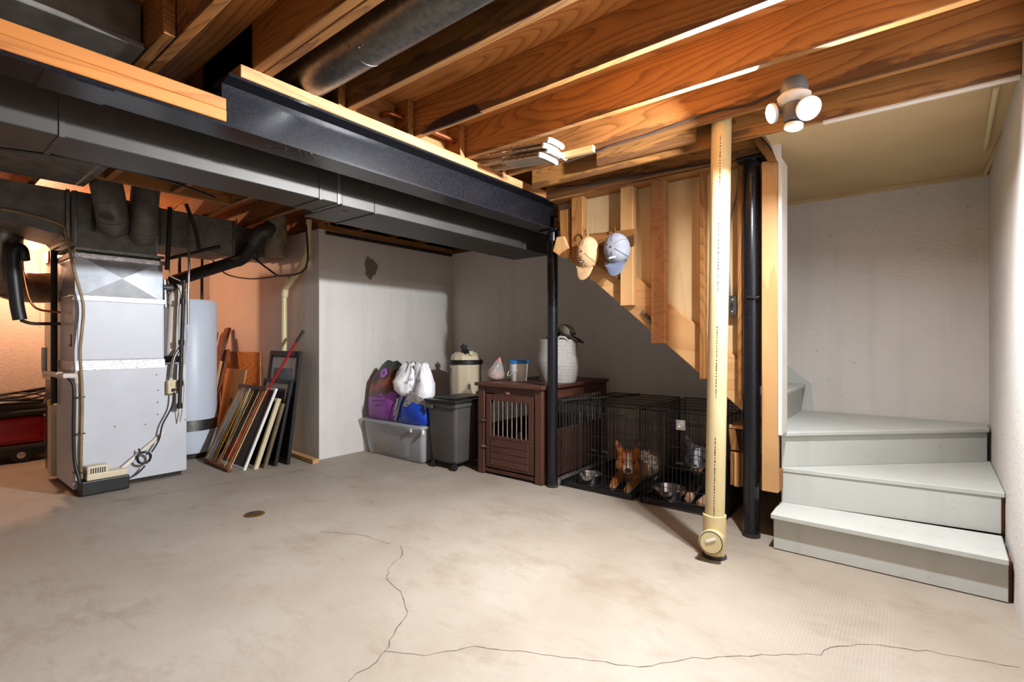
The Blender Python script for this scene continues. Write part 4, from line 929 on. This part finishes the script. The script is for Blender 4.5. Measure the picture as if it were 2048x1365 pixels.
# ================================================================== BROWN CRATE
cr = thing('furniture_crate', 'dark brown wooden dog crate with silver bars and a door', 'dog crate', (-2.47, 3.6, 0))
a0, a1, b0, b1, ht = -2.81, -2.155, 3.085, 4.12, .728
M().box(a0 - .02, a1 + .02, b0 - .025, b1 + .01, ht, ht + .028).build('top', BRN[0], cr, bev=.004)
for x in (a0, a1 - .07):
    for y in (b0, b1 - .07): M().box(x, x + .07, y, y + .07, 0, ht).build('post', BRN[2], cr, bev=.004)
M().box(a0 + .07, a1 - .07, b0 + .01, b0 + .035, ht - .055, ht).build('rail', BRN[0], cr, bev=.003)
M().box(a0 + .07, a1 - .07, b0 + .01, b0 + .035, .02, .05).build('rail', BRN[0], cr, bev=.003)
M().box(a0 + .05, a1 - .05, b0 + .05, b1 - .05, .02, .035).build('floor_panel', BLACK, cr)
for x in (a0 + .01, a1 - .03):
    M().box(x, x + .02, b0 + .07, b1 - .07, ht - .085, ht).build('rail', BRN[1], cr, bev=.003)
    M().box(x, x + .02, b0 + .07, b1 - .07, .03, .40).build('side_panel', BRN[1], cr, bev=.003)
    for k in range(20):
        y = b0 + .10 + k*.0445; M().tube([(x + .01, y, .39), (x + .01, y, ht - .08)], .0045, 8).build('bar', CHROME, cr, smooth=True)
M().box(a0 + .07, a1 - .07, b1 - .03, b1 - .01, .03, .40).build('back_panel', BRN[0], cr)
M().box(a0 + .07, a1 - .07, b1 - .03, b1 - .01, ht - .085, ht).build('rail', BRN[0], cr)
dr_ = M().box(a0 + .085, a1 - .085, b0 + .006, b0 + .03, .062, .30).build('door', BRN[0], cr, bev=.003)
d0, d1 = a0 + .085, a1 - .085
for (xa, xb, za, zb) in ((d0, d0 + .05, .30, ht - .065), (d1 - .05, d1, .30, ht - .065), (d0 + .05, d1 - .05, ht - .115, ht - .065), (d0 + .05, d1 - .05, .30, .325)):
    M().box(xa, xb, b0 + .006, b0 + .03, za, zb).build('door_frame', BRN[2], dr_, bev=.003)
for k in range(4): M().box(d0 + .05, d1 - .05, b0 + .001, b0 + .008, .085 + k*.052, .085 + k*.052 + .048).build('slat', BRN[0], dr_, bev=.003)
for k in range(8):
    xk = d0 + .05 + (d1 - d0 - .10)*(k + .6)/8.2; M().tube([(xk, b0 + .018, .32), (xk, b0 + .018, ht - .11)], .0062, 10).build('bar', CHROME, dr_, smooth=True)
for z in (gy(968, 840, b0).z, gy(968, 892, b0).z):
    M().tube([(d0 - .035, b0 - .004, z), (d0 + .015, b0 - .004, z)], .009, 10).build('hinge', CHROME, dr_, smooth=True)
M().box((d0 + d1)/2 - .028, (d0 + d1)/2 + .008, b0 + .002, b0 + .012, ht - .055, ht - .035).build('name_plate', pm('plate', (160, 110, 92), (140, 92, 76), 9, .5), cr)
# things on the crate
zc = ht + .028
g = gz(1029, 763, zc)
bk = thing('bucket', 'white plastic bucket with a blue lid on the brown crate', 'bucket', (g.x, g.y + .06, zc))
M().lathe((g.x, g.y + .06, zc), [(.068, 0), (.07, .004), (.080, .155)], 30).build('pail', WHITE, bk, smooth=True)
M().lathe((g.x, g.y + .06, zc), [(.085, .15), (.087, .155), (.087, .172), (.080, .178), (.02, .178)], 30).build('lid', pm('blue_lid', (30, 130, 206), (24, 116, 190), 6, .4), bk, smooth=True)
M().tube(smooth_path([(g.x - .08, g.y + .05, zc + .13), (g.x - .06, g.y - .02, zc + .05), (g.x - .02, g.y - .03, zc + .055), (g.x + .04, g.y - .03, zc + .09), (g.x + .075, g.y + .02, zc + .14)], 5), .003, 6).build('handle', WHITE, bk, smooth=True)
g = gz(983, 762, zc)
nb = thing('treat_bag', 'clear bag of brown pellets twisted shut on the brown crate', 'bag', (g.x, g.y + .05, zc))
M().lathe((g.x, g.y + .05, zc), [(.035, .002), (.066, .02), (.072, .05), (.06, .085), (.035, .10)], 20).build('pellets', pm('pellets', (196, 142, 92), (96, 62, 38), 55, .6, 0, .8, bd=.008), nb, smooth=True)
bagm([((g.x, g.y + .05, zc), .04, .04), ((g.x, g.y + .05, zc + .02), .071, .071), ((g.x, g.y + .05, zc + .06), .077, .077), ((g.x + .012, g.y + .05, zc + .105), .055, .05), ((g.x + .03, g.y + .05, zc + .15), .028, .022), ((g.x + .045, g.y + .05, zc + .185), .012, .010)], seed=5, cr=.006).build('wrapper', glass('clear_bag', (226, 224, 224), .28, .15), nb, smooth=True, ang=70)
M().tube([(g.x + .045, g.y + .05, zc + .165), (g.x + .049, g.y + .05, zc + .20)], .012, 10).build('tie', pm('pink_tie', (226, 120, 108), (210, 104, 94), 8, .6), nb, smooth=True)
# woven basket
x = N('woven_basket'); v = x.co((1, 1, 1), False); w1 = x.n('ShaderNodeTexWave', wave_type='BANDS', bands_direction='Z'); x.l(v, w1.inputs[0]); w1.inputs['Scale'].default_value = 30; w1.inputs['Distortion'].default_value = 1.0
nn = x.noise(v, 90, 2); BSK = (x.bump(x.math('ADD', w1.outputs['Fac'], nn), .8, .006), x.fin(x.mix(x.math('MULTIPLY', nn, .8), lin((206, 202, 198)), lin((150, 144, 138))), .85))[1]
g = gz(1096, 767, zc); gxx, gyy = g.x, g.y + .15
bs = thing('woven_basket', 'pale grey woven basket holding slippers on the brown crate', 'basket', (gxx, gyy, zc))
M().lathe((gxx, gyy, zc), [(.142, 0), (.155, .03), (.182, .16), (.180, .20), (.168, .27), (.166, .355), (.158, .357), (.156, .28), (.165, .2), (.13, .03), (.02, .02)], 12).build('body', BSK, bs, smooth=True, ang=50)
M().tube(smooth_path([(gxx + .07, gyy - .145, zc + .34), (gxx + .10, gyy - .135, zc + .375), (gxx + .135, gyy - .10, zc + .37), (gxx + .145, gyy - .08, zc + .34)], 5), .009, 8).build('handle', BSK, bs, smooth=True)
OLV = pm('olive_suede', (122, 116, 100), (104, 98, 84), 14, .9); DKS = pm('dark_sole', (34, 30, 30), (46, 40, 40), 10, .8)
def slipper(c, d, up, lab, s=1.0):
    c, d, up = Vector(c), Vector(d).normalized(), Vector(up); sd = d.cross(up).normalized(); up = sd.cross(d).normalized(); R = Matrix((d, sd, up)).transposed()
    t = thing('slipper', lab, 'slipper', c)
    M().ball(c - up*.02*s, (.13*s, .045*s, .018*s), 20, 10, R).build('sole', DKS, t, smooth=True)
    M().ball(c + d*(-.055*s) + up*.018*s, (.075*s, .05*s, .046*s), 20, 10, R).build('upper', OLV, t, smooth=True)
    M().lathe(c + d*(-.01*s) + up*.02*s, [(.038*s, 0), (.04*s, .012)], 16, ax=(d*.5 + up)).build('opening', DKS, t, smooth=True)
    return t
zr = zc + .36
slipper((gxx + .13, gyy - .0, zr + .035), (.92, .1, -.38), (.3, 0, 1), 'olive slipper hanging over the rim of the woven basket')
slipper((gxx - .095, gyy + .03, zr + .0), (-.75, 0, -.66), (-.5, 0, 1), 'dark slipper standing up inside the woven basket', .9)
# ================================================================== WIRE CRATES
def wirepanel(o, u, v, nu, hv, r=.0012, frame=.0024):
    m = M(); o, u, v = Vector(o), Vector(u), Vector(v)
    def w(a, b, rr):
        d = (b - a).normalized(); s = d.orthogonal().normalized()*rr; q = d.cross(s).normalized()*rr
        m.add([a-s-q, a+s-q, a+s+q, a-s+q, b-s-q, b+s-q, b+s+q, b-s+q], [(0,3,2,1),(4,5,6,7),(0,1,5,4),(1,2,6,5),(2,3,7,6),(3,0,4,7)])
    for k in range(nu + 1): w(o + u*(k/nu), o + u*(k/nu) + v, frame if k in (0, nu) else r)
    for h in hv: w(o + v*h, o + v*h + u, frame if h in (0.0, 1.0) else r*1.1)
    return m
CW = pm('black_wire', (22, 22, 24), (28, 28, 30), 10, .45)
def wirecrate(x0, x1, y0, y1, h, lab):
    t = thing('wire_crate', lab, 'dog crate', ((x0 + x1)/2, (y0 + y1)/2, 0))
    nx = int((x1 - x0)/.027); ny = int((y1 - y0)/.030); H_ = [0., .20, .42, .64, .85, 1.]
    wirepanel((x0, y0, .01), (x1 - x0, 0, 0), (0, 0, h - .01), nx, H_).build('front_panel', CW, t)
    wirepanel((x0, y1, .01), (x1 - x0, 0, 0), (0, 0, h - .01), nx, H_).build('back_panel', CW, t)
    wirepanel((x0, y0, .01), (0, y1 - y0, 0), (0, 0, h - .01), ny, H_).build('side_panel', CW, t)
    wirepanel((x1, y0, .01), (0, y1 - y0, 0), (0, 0, h - .01), ny, H_).build('side_panel', CW, t)
    wirepanel((x0, y0, h), (x1 - x0, 0, 0), (0, y1 - y0, 0), nx, [0., .2, .4, .6, .8, 1.]).build('top_panel', CW, t)
    # door in the front
    wirepanel((x0 + .30*(x1-x0), y0 - .005, .06), ((x1-x0)*.62, 0, 0), (0, 0, h*.82), 2, [0., 1.]).build('door', CW, t)
    tr_ = M().box(x0 + .008, x1 - .008, y0 + .006, y1 - .006, .012, .02)
    for a in ((x0 + .006, x1 - .006, y0 + .004, y0 + .012), (x0 + .006, x1 - .006, y1 - .012, y1 - .004), (x0 + .006, x0 + .014, y0 + .004, y1 - .004), (x1 - .014, x1 - .006, y0 + .004, y1 - .004)): tr_.box(*a, .012, .042)
    tr_.build('tray', BLACK, t)
    for px_ in (.45, .6): M().box(x0 + px_*(x1-x0), x0 + px_*(x1-x0) + .05, y0 - .012, y0 - .006, h*.48, h*.50).build('latch', CW, t)
    return t
wirecrate(-2.06, -1.465, 3.19, 4.08, .635, 'black wire crate holding the brown dog next to the brown crate')
w2 = wirecrate(-1.415, -.86, 3.19, 4.08, .635, 'black wire crate holding the black dog behind the standpipe')
pc = gy(1361, 851, 3.18); M().box(pc.x - .031, pc.x + .031, 3.176, 3.184, pc.z - .033, pc.z + .033).build('name_plate', pm('pewter', (176, 172, 168), (140, 136, 132), 40, .4, .6), w2, bev=.006)
M().lathe(pc + Vector((0, -.004, 0)), [(.022, 0), (.020, .003), (.012, .003), (.010, .0015)], 20, ax=(0, -1, 0)).build('emblem', pm('pewter_light', (196, 192, 188), (170, 166, 162), 40, .4, .6), w2)
# extendable pole resting on the crates
po = thing('extension_pole', 'silver extension pole with black grip lying on the wire crate', 'pole', (-1.8, 3.5, .64))
q0 = Vector((-2.06, 3.16, .655)); q1 = gz(1276, 790, .648); q1 = Vector((-1.72, 3.85, .655)); q0 = gz(1121, 803, .652); qa = q0.lerp(q1, .19); qb = q0.lerp(q1, .50)
q1 = gz(1278, 789, .652); qa = q0.lerp(q1, .08); qb = q0.lerp(q1, .32)
M().tube([q0, qa], .014, 12).build('grip', BLACK, po, smooth=True); M().tube([qa, qb], .0125, 12).build('tube', CHROME, po, smooth=True)
M().tube([qb, qb.lerp(q1, .06)], .015, 12).build('lock_collar', BLACK, po, smooth=True); M().tube([qb.lerp(q1, .06), q1], .0095, 12).build('tube', GALVD, po, smooth=True)
def bowl(px, py, r, lab, h=.075):
    c = gz(px, py, .02)
    return M().lathe((c.x, c.y + r*.8, .0205), [(r*.80, 0), (r*.93, h*.7), (r, h), (r*.96, h), (r*.86, h*.6), (r*.74, .006), (.004, .005)], 36).build('dog_bowl', CHROME, smooth=True, label=lab, cat='bowl')
bowl(1170, 973, .092, 'steel bowl in the wire crate with the brown dog', .08)
bowl(1327, 1006, .115, 'steel bowl in the wire crate with the black dog', .08)
# ================================================================== CAPS, HOOKS, SWITCH, KNIFE
def hook(px, py, lab):
    c = gy(px, py, 3.02); t = thing('coat_hook', lab, 'hook', c, 'brass hooks above the caps')
    M().tube(smooth_path([c + Vector((0, .008, -.03)), c + Vector((-.004, .0, .02)), c + Vector((.004, -.02, .045)), c + Vector((.012, -.038, .03)), c + Vector((.010, -.035, .008))], 5), .0048, 8).build('wire', BRASS, t, smooth=True)
    M().tube([c + Vector((0, .012, -.03)), c + Vector((0, .0, -.03))], .008, 10).build('screw_base', BRASS, t, smooth=True)
hook(1173, 474, 'brass coat hook above the tan cap'); hook(1231, 464, 'brass coat hook above the grey cap')
def cap(px, py, w, h, c1, c2, lab, tilt):
    t0 = gy(px, py, 2.965); t = thing('baseball_cap', lab, 'cap', t0)
    R = Matrix.Rotation(tilt, 3, 'Y')
    def L(x, y, z): return t0 + R @ Vector((x, y, z))
    m1 = pm('cap_' + lab[:6], c1, None, 9, .9); m2 = pm('cap2_' + lab[:6], c2, None, 9, .9)
    n, k = 24, 10; vs = []; fs = []
    for i in range(k + 1):
        ph = (math.pi/2)*i/k
        for j in range(n):
            a = 2*math.pi*j/n; rr = math.cos(ph)**.75 if i < k else 0.001
            vs.append(L(w*rr*math.cos(a), -.085*math.sin(ph) + .01, h*rr*math.sin(a)*(1.0 if math.sin(a) > 0 else .92) + .012*math.sin(ph)))
    for i in range(k):
        for j in range(n): fs.append((i*n+j, i*n+(j+1) % n, (i+1)*n+(j+1) % n, (i+1)*n+j))
    M().add(vs, fs).build('crown', m1, t, smooth=True, ang=80)
    for a in range(6):
        pts = [L(w*math.cos(math.pi/2*q/8)**.75*math.cos(a*math.pi/3 + .5)*1.004, -.087*math.sin(math.pi/2*q/8) + .009, h*math.cos(math.pi/2*q/8)**.75*math.sin(a*math.pi/3 + .5)*1.004 + .012*math.sin(math.pi/2*q/8)) for q in range(8)]
        M().tube(pts, .0013, 5).build('seam', m2, t, smooth=True)
    M().ball(L(0, -.078, .013), .007, 10, 8).build('button', m2, t, smooth=True)
    bv = []; bf = []; nb_ = 14
    for s in (0, 1):
        for j in range(nb_ + 1):
            a = math.pi*j/nb_; xx = -math.cos(a)
            for q, (ex, dz, dy) in enumerate(((.84, 0, 0), (.86, -.05, -.012), (.74, -.088, -.010))):
                s_ = math.sin(a)
                bv.append(L(w*ex*xx, -.018 + dy - .03*s_*(.4 + q*.2) + s*.004, -h*.62 - (h*.20)*s_ + dz*(.25 + .75*s_)))
    m_ = nb_ + 1
    for j in range(nb_):
        for q in range(2):
            A = j*3 + q; B = (j+1)*3 + q; bf.append((A, B, B+1, A+1)); o2 = m_*3; bf.append((o2+A, o2+A+1, o2+B+1, o2+B))
        bf.append((j*3+2, (j+1)*3+2, m_*3+(j+1)*3+2, m_*3+j*3+2)); bf.append((j*3, m_*3+j*3, m_*3+(j+1)*3, (j+1)*3))
    M().add(bv, bf).build('brim', m2, t, smooth=True, ang=70)
    return t, L
t, L = cap(1176, 508, .078, .115, (188, 156, 118), (178, 146, 108), 'tan baseball cap with a dark logo on a hook', .08)
lg = L(-.004, -.072, -.062)
M().ball(lg, (.020, .006, .009), 14, 8).build('logo_patch', BLACK, t, smooth=True)
M().ob(lg + Vector((-.005, -.006, -.001)), Vector((.005, 0, 0)), Vector((0, 0, .002)), Vector((0, .001, 0))).build('logo_mark', WHITE, t); M().ob(lg + Vector((.007, -.006, -.001)), Vector((.004, 0, 0)), Vector((0, 0, .0025)), Vector((0, .001, 0))).build('logo_mark', WHITE, t)
t, L = cap(1234, 500, .088, .108, (136, 140, 151), (94, 103, 124), 'grey baseball cap with a white mark on a hook', -.06)
lg = L(.0, -.074, -.060)
M().ob(lg, Vector((.022, 0, .002)), Vector((0, .002, .006)), Vector((0, .003, 0))).build('logo_mark', WHITE, t)
sx_ = gy(1464.5, 612, 3.09)
sx2 = thing('switch_box', 'grey metal light switch box on the tan panelling', 'switch', (sx_.x, 3.1, sx_.z - .06))
M().box(sx_.x - .033, sx_.x + .033, 3.085, 3.15, sx_.z - .06, sx_.z + .06).build('box', GALV, sx2, bev=.006)
M().box(sx_.x - .006, sx_.x + .006, 3.076, 3.088, sx_.z - .015, sx_.z + .013).build('toggle', BLACK, sx2)
for dz in (-.035, .035): M().ball((sx_.x, 3.085, sx_.z + dz), .004, 8, 6).build('screw', CHROME, sx2)
M().tube(smooth_path([gy(1476, 350, 3.12), gy(1474, 385, 3.12), gy(1466, 420, 3.12), gy(1459, 450, 3.12), gy(1457, 520, 3.12), gy(1458, 560, 3.12), gy(1461, 595, 3.12)], 5), .006, 8).build('switch_cable', pm('grey_cable', (120, 112, 102), (96, 88, 80), 9, .6), smooth=True, label='grey cable dropping to the switch box behind the standpipe', cat='cable')
k0 = gy(1284, 622, 3.095); k1 = gy(1304, 646, 3.095)
kn = thing('folding_knife', 'folding knife clipped to the stair stringer below the stud', 'knife', k1)
kd = (k1 - k0); M().beam(k0.lerp(k1, .25), k1, .018, .018, up=(0, 1, 0)).build('handle', BLACK, kn, bev=.004)
M().beam(k0, k0.lerp(k1, .3), .014, .016, up=(0, 1, 0)).build('bolster', CHROME, kn, bev=.003)
M().beam(k0.lerp(k1, .3) + Vector((0, -.010, 0)), k0.lerp(k1, .95) + Vector((0, -.010, 0)), .003, .006, up=(0, 1, 0)).build('clip', CHROME, kn)
bk0 = gy(1567, 528, 3.4)
br = thing('handrail_bracket', 'small bronze bracket on the stairwell side', 'bracket', bk0)
M().box(bk0.x - .02, bk0.x + .012, 3.38, 3.42, bk0.z - .025, bk0.z + .025).build('plate', COPPER, br, bev=.004)
M().ball((bk0.x + .002, 3.378, bk0.z + .004), .008, 8, 6).build('screw', CHROME, br)

# ================================================================== DOGS
def remesh(name, balls, tubes, vox, colf, parent, rough=.9):
    m = M()
    for c, r, rot in balls: m.ball(c, r, 18, 12, rot)
    for pts, rs in tubes: m.tube(smooth_path(pts, 4), [rs[0] + (rs[-1] - rs[0])*i/((len(pts)-1)*4) for i in range((len(pts)-1)*4 + 1)] if len(rs) == 2 else rs, 12)
    o = m.build(name, None, parent)
    md = o.modifiers.new('r', 'REMESH'); md.mode = 'VOXEL'; md.voxel_size = vox
    sm = o.modifiers.new('s', 'SMOOTH'); sm.iterations = 6; sm.factor = .5
    bpy.context.view_layer.update()
    me = bpy.data.meshes.new_from_object(o.evaluated_get(bpy.context.evaluated_depsgraph_get()))
    o.modifiers.clear(); o.data = me; me.shade_smooth()
    w = WL[o.name]; ca = me.color_attributes.new('coat', 'FLOAT_COLOR', 'POINT')
    for i, v in enumerate(me.vertices): ca.data[i].color = lin(colf(v.co + w))
    me.materials.append(FUR); return o
x = N('dog_fur'); at = x.n('ShaderNodeAttribute', attribute_name='coat'); fn = x.noise(x.co((1, 1, 1), False), 120, 3)
x.bump(fn, .5, .004); FUR = x.fin(x.mix(x.math('MULTIPLY', fn, .45), at.outputs['Color'], (0.05, 0.03, 0.02, 1)), .85)
EYE = pm('dog_eye', (26, 14, 8), (20, 10, 6), 5, .12); NOSE = pm('dog_nose', (30, 26, 26), (22, 20, 20), 30, .4)
def rotz(a): return Matrix.Rotation(a, 3, 'Z')
def dog(name, lab, hp, hr, body, colf, coln, ears=1.0, legs=(), extra=(), neck=None):
    """hp head centre, hr (facing angle about z, pitch), body list of (centre, radii, rotz)"""
    t = thing('dog', lab, 'dog', (body[0][0][0], body[0][0][1], .021))
    f = Vector((math.sin(hr[0])*math.cos(hr[1]), -math.cos(hr[0])*math.cos(hr[1]), math.sin(hr[1]))); sd = Vector((0, 0, 1)).cross(f).normalized(); up = f.cross(sd)
    s = hr[2]; R = Matrix((f, sd, up)).transposed(); hp = Vector(hp)
    def h(a, b, c): return hp + f*a*s + sd*b*s + up*c*s
    balls = [(h(0, 0, 0), (.082*s, .076*s, .070*s), R), (h(.075, 0, -.022), (.070*s, .040*s, .036*s), R), (h(.045, 0, -.045), (.07*s, .033*s, .022*s), R),
             (h(.02, .05, -.02), (.05*s, .035*s, .04*s), R), (h(.02, -.05, -.02), (.05*s, .035*s, .04*s), R)]
    balls += [(Vector(c), r, rotz(a)) for c, r, a in body]
    tubes = [([h(-.02, 0, -.02), (h(-.05, 0, -.08) + Vector(neck))/2, neck], (.068*s, .085*s))] + list(legs)
    for q in (1, -1): tubes.append(([h(-.02, q*.045, .045), h(-.025, q*.065, .085), h(-.03, q*.08, .125*ears)], (.030*s, .008*s)))
    ctx = dict(h=h, hp=hp, f=f, sd=sd, up=up, s=s)
    remesh('body', balls, tubes, .0075, lambda p: colf(p, ctx), t)
    for q in (1, -1):
        M().ball(h(.062, q*.033, .012), .0105*s, 12, 8).build('eye', EYE, t, smooth=True)
        M().ball(h(-.010, q*.062, .085), (.004*s, .014*s, .024*s), 10, 8, R).build('inner_ear', coln, t, smooth=True)
    M().ball(h(.142, 0, -.012), (.015*s, .019*s, .014*s), 14, 8, R).build('nose', NOSE, t, smooth=True)
    M().tube([h(.125, .026, -.045), h(.142, 0, -.040), h(.125, -.026, -.045)], .0022*s, 6).build('mouth', NOSE, t, smooth=True)
    return t
def coat1(p, c):
    d = p - c['hp']; a, b, u = d.dot(c['f'])/c['s'], d.dot(c['sd'])/c['s'], d.dot(c['up'])/c['s']
    if -.10 < a and abs(b) < .12 and -.09 < u < .16 and d.length < .17*c['s']:
        if abs(b) < .016 and u > -.03 and a > .03: return (232, 214, 190)
        if a > .085: return (214, 180, 144)
        return (190, 112, 46)
    n = math.sin(p.x*60) * math.sin(p.y*55 + p.z*40)
    if p.y > c['hp'].y + .13: return (226, 208, 188) if n > -.35 else (190, 140, 96)
    if p.z < .055: return (222, 178, 132)
    return (184, 116, 54)
hp1 = gy(1257, 922, 3.39)
bx_, by_ = -1.615, 3.62
dog('a', 'brown and white dog lying in the wire crate', hp1, (.42, -.12, 1.12),
    [((bx_, by_ - .08, .125), (.105, .13, .10), 0), ((bx_ + .02, by_ + .10, .130), (.115, .20, .108), .1), ((bx_ + .0, by_ + .28, .115), (.12, .14, .10), 0), ((bx_ + .06, by_ + .28, .085), (.05, .13, .06), .2), ((bx_ - .09, by_ + .28, .085), (.05, .13, .06), -.2)],
    coat1, pm('ear_pink', (120, 74, 58), (100, 60, 46), 9, .9),
    legs=[([(bx_ - .07, by_ - .10, .10), (bx_ - .075, by_ - .24, .06), (-1.655, 3.25, .042)], (.042, .026)), ([(bx_ + .06, by_ - .10, .10), (bx_ + .05, by_ - .24, .055), (-1.535, 3.235, .042)], (.042, .026)),
          ([(bx_ + .08, by_ + .30, .06), (bx_ + .085, by_ + .18, .04), (bx_ + .08, by_ + .08, .038)], (.035, .022))], neck=(bx_, by_ - .10, .15))
def coat2(p, c):
    d = p - c['hp']; a, b, u = d.dot(c['f'])/c['s'], d.dot(c['sd'])/c['s'], d.dot(c['up'])/c['s']
    if d.length < .17*c['s']:
        if a > .07 and u < -.012: return (176, 112, 62)
        if abs(b) < .016 and u > 0 and a > .02: return (168, 172, 182)
        return (52, 52, 56)
    if p.y < 3.36 and p.z < .10: return (206, 164, 124)
    return (36, 35, 37)
hp2 = gy(1398, 913, 3.42)
b2x, b2y = hp2.x + .03, 3.66
dog('b', 'black and tan dog lying in the wire crate behind the standpipe', hp2, (.15, -.35, 1.1),
    [((b2x, b2y - .08, .15), (.105, .12, .13), 0), ((b2x, b2y + .10, .14), (.12, .20, .115), 0), ((b2x, b2y + .26, .12), (.125, .12, .10), 0)],
    coat2, DKG, legs=[([(b2x - .07, b2y - .10, .12), (b2x - .07, b2y - .24, .07), (b2x - .065, 3.30, .042)], (.042, .027)), ([(b2x + .06, b2y - .10, .12), (b2x + .04, b2y - .26, .06), (b2x + .02, 3.27, .042)], (.042, .027))], neck=(b2x, b2y - .10, .20))
def coat3(p, c):
    n = math.sin(p.x*40 + 1)*math.sin(p.y*35)
    return (206, 190, 170) if n > -.2 else (168, 138, 108)
hp3 = gy(1038, 888, 3.30)
dog('c', 'pale fluffy dog resting inside the brown crate', hp3, (-1.0, -.25, .85),
    [((hp3.x + .16, 3.42, .20), (.13, .16, .14), 0), ((hp3.x + .12, 3.62, .18), (.13, .20, .14), 0)],
    coat3, DKG, ears=.5, legs=[([(hp3.x + .12, 3.38, .16), (hp3.x + .06, 3.30, .07), (hp3.x + .04, 3.22, .06)], (.04, .03)), ([(hp3.x + .2, 3.38, .16), (hp3.x + .18, 3.30, .07), (hp3.x + .16, 3.22, .06)], (.04, .03))], neck=(hp3.x + .13, 3.40, .25))
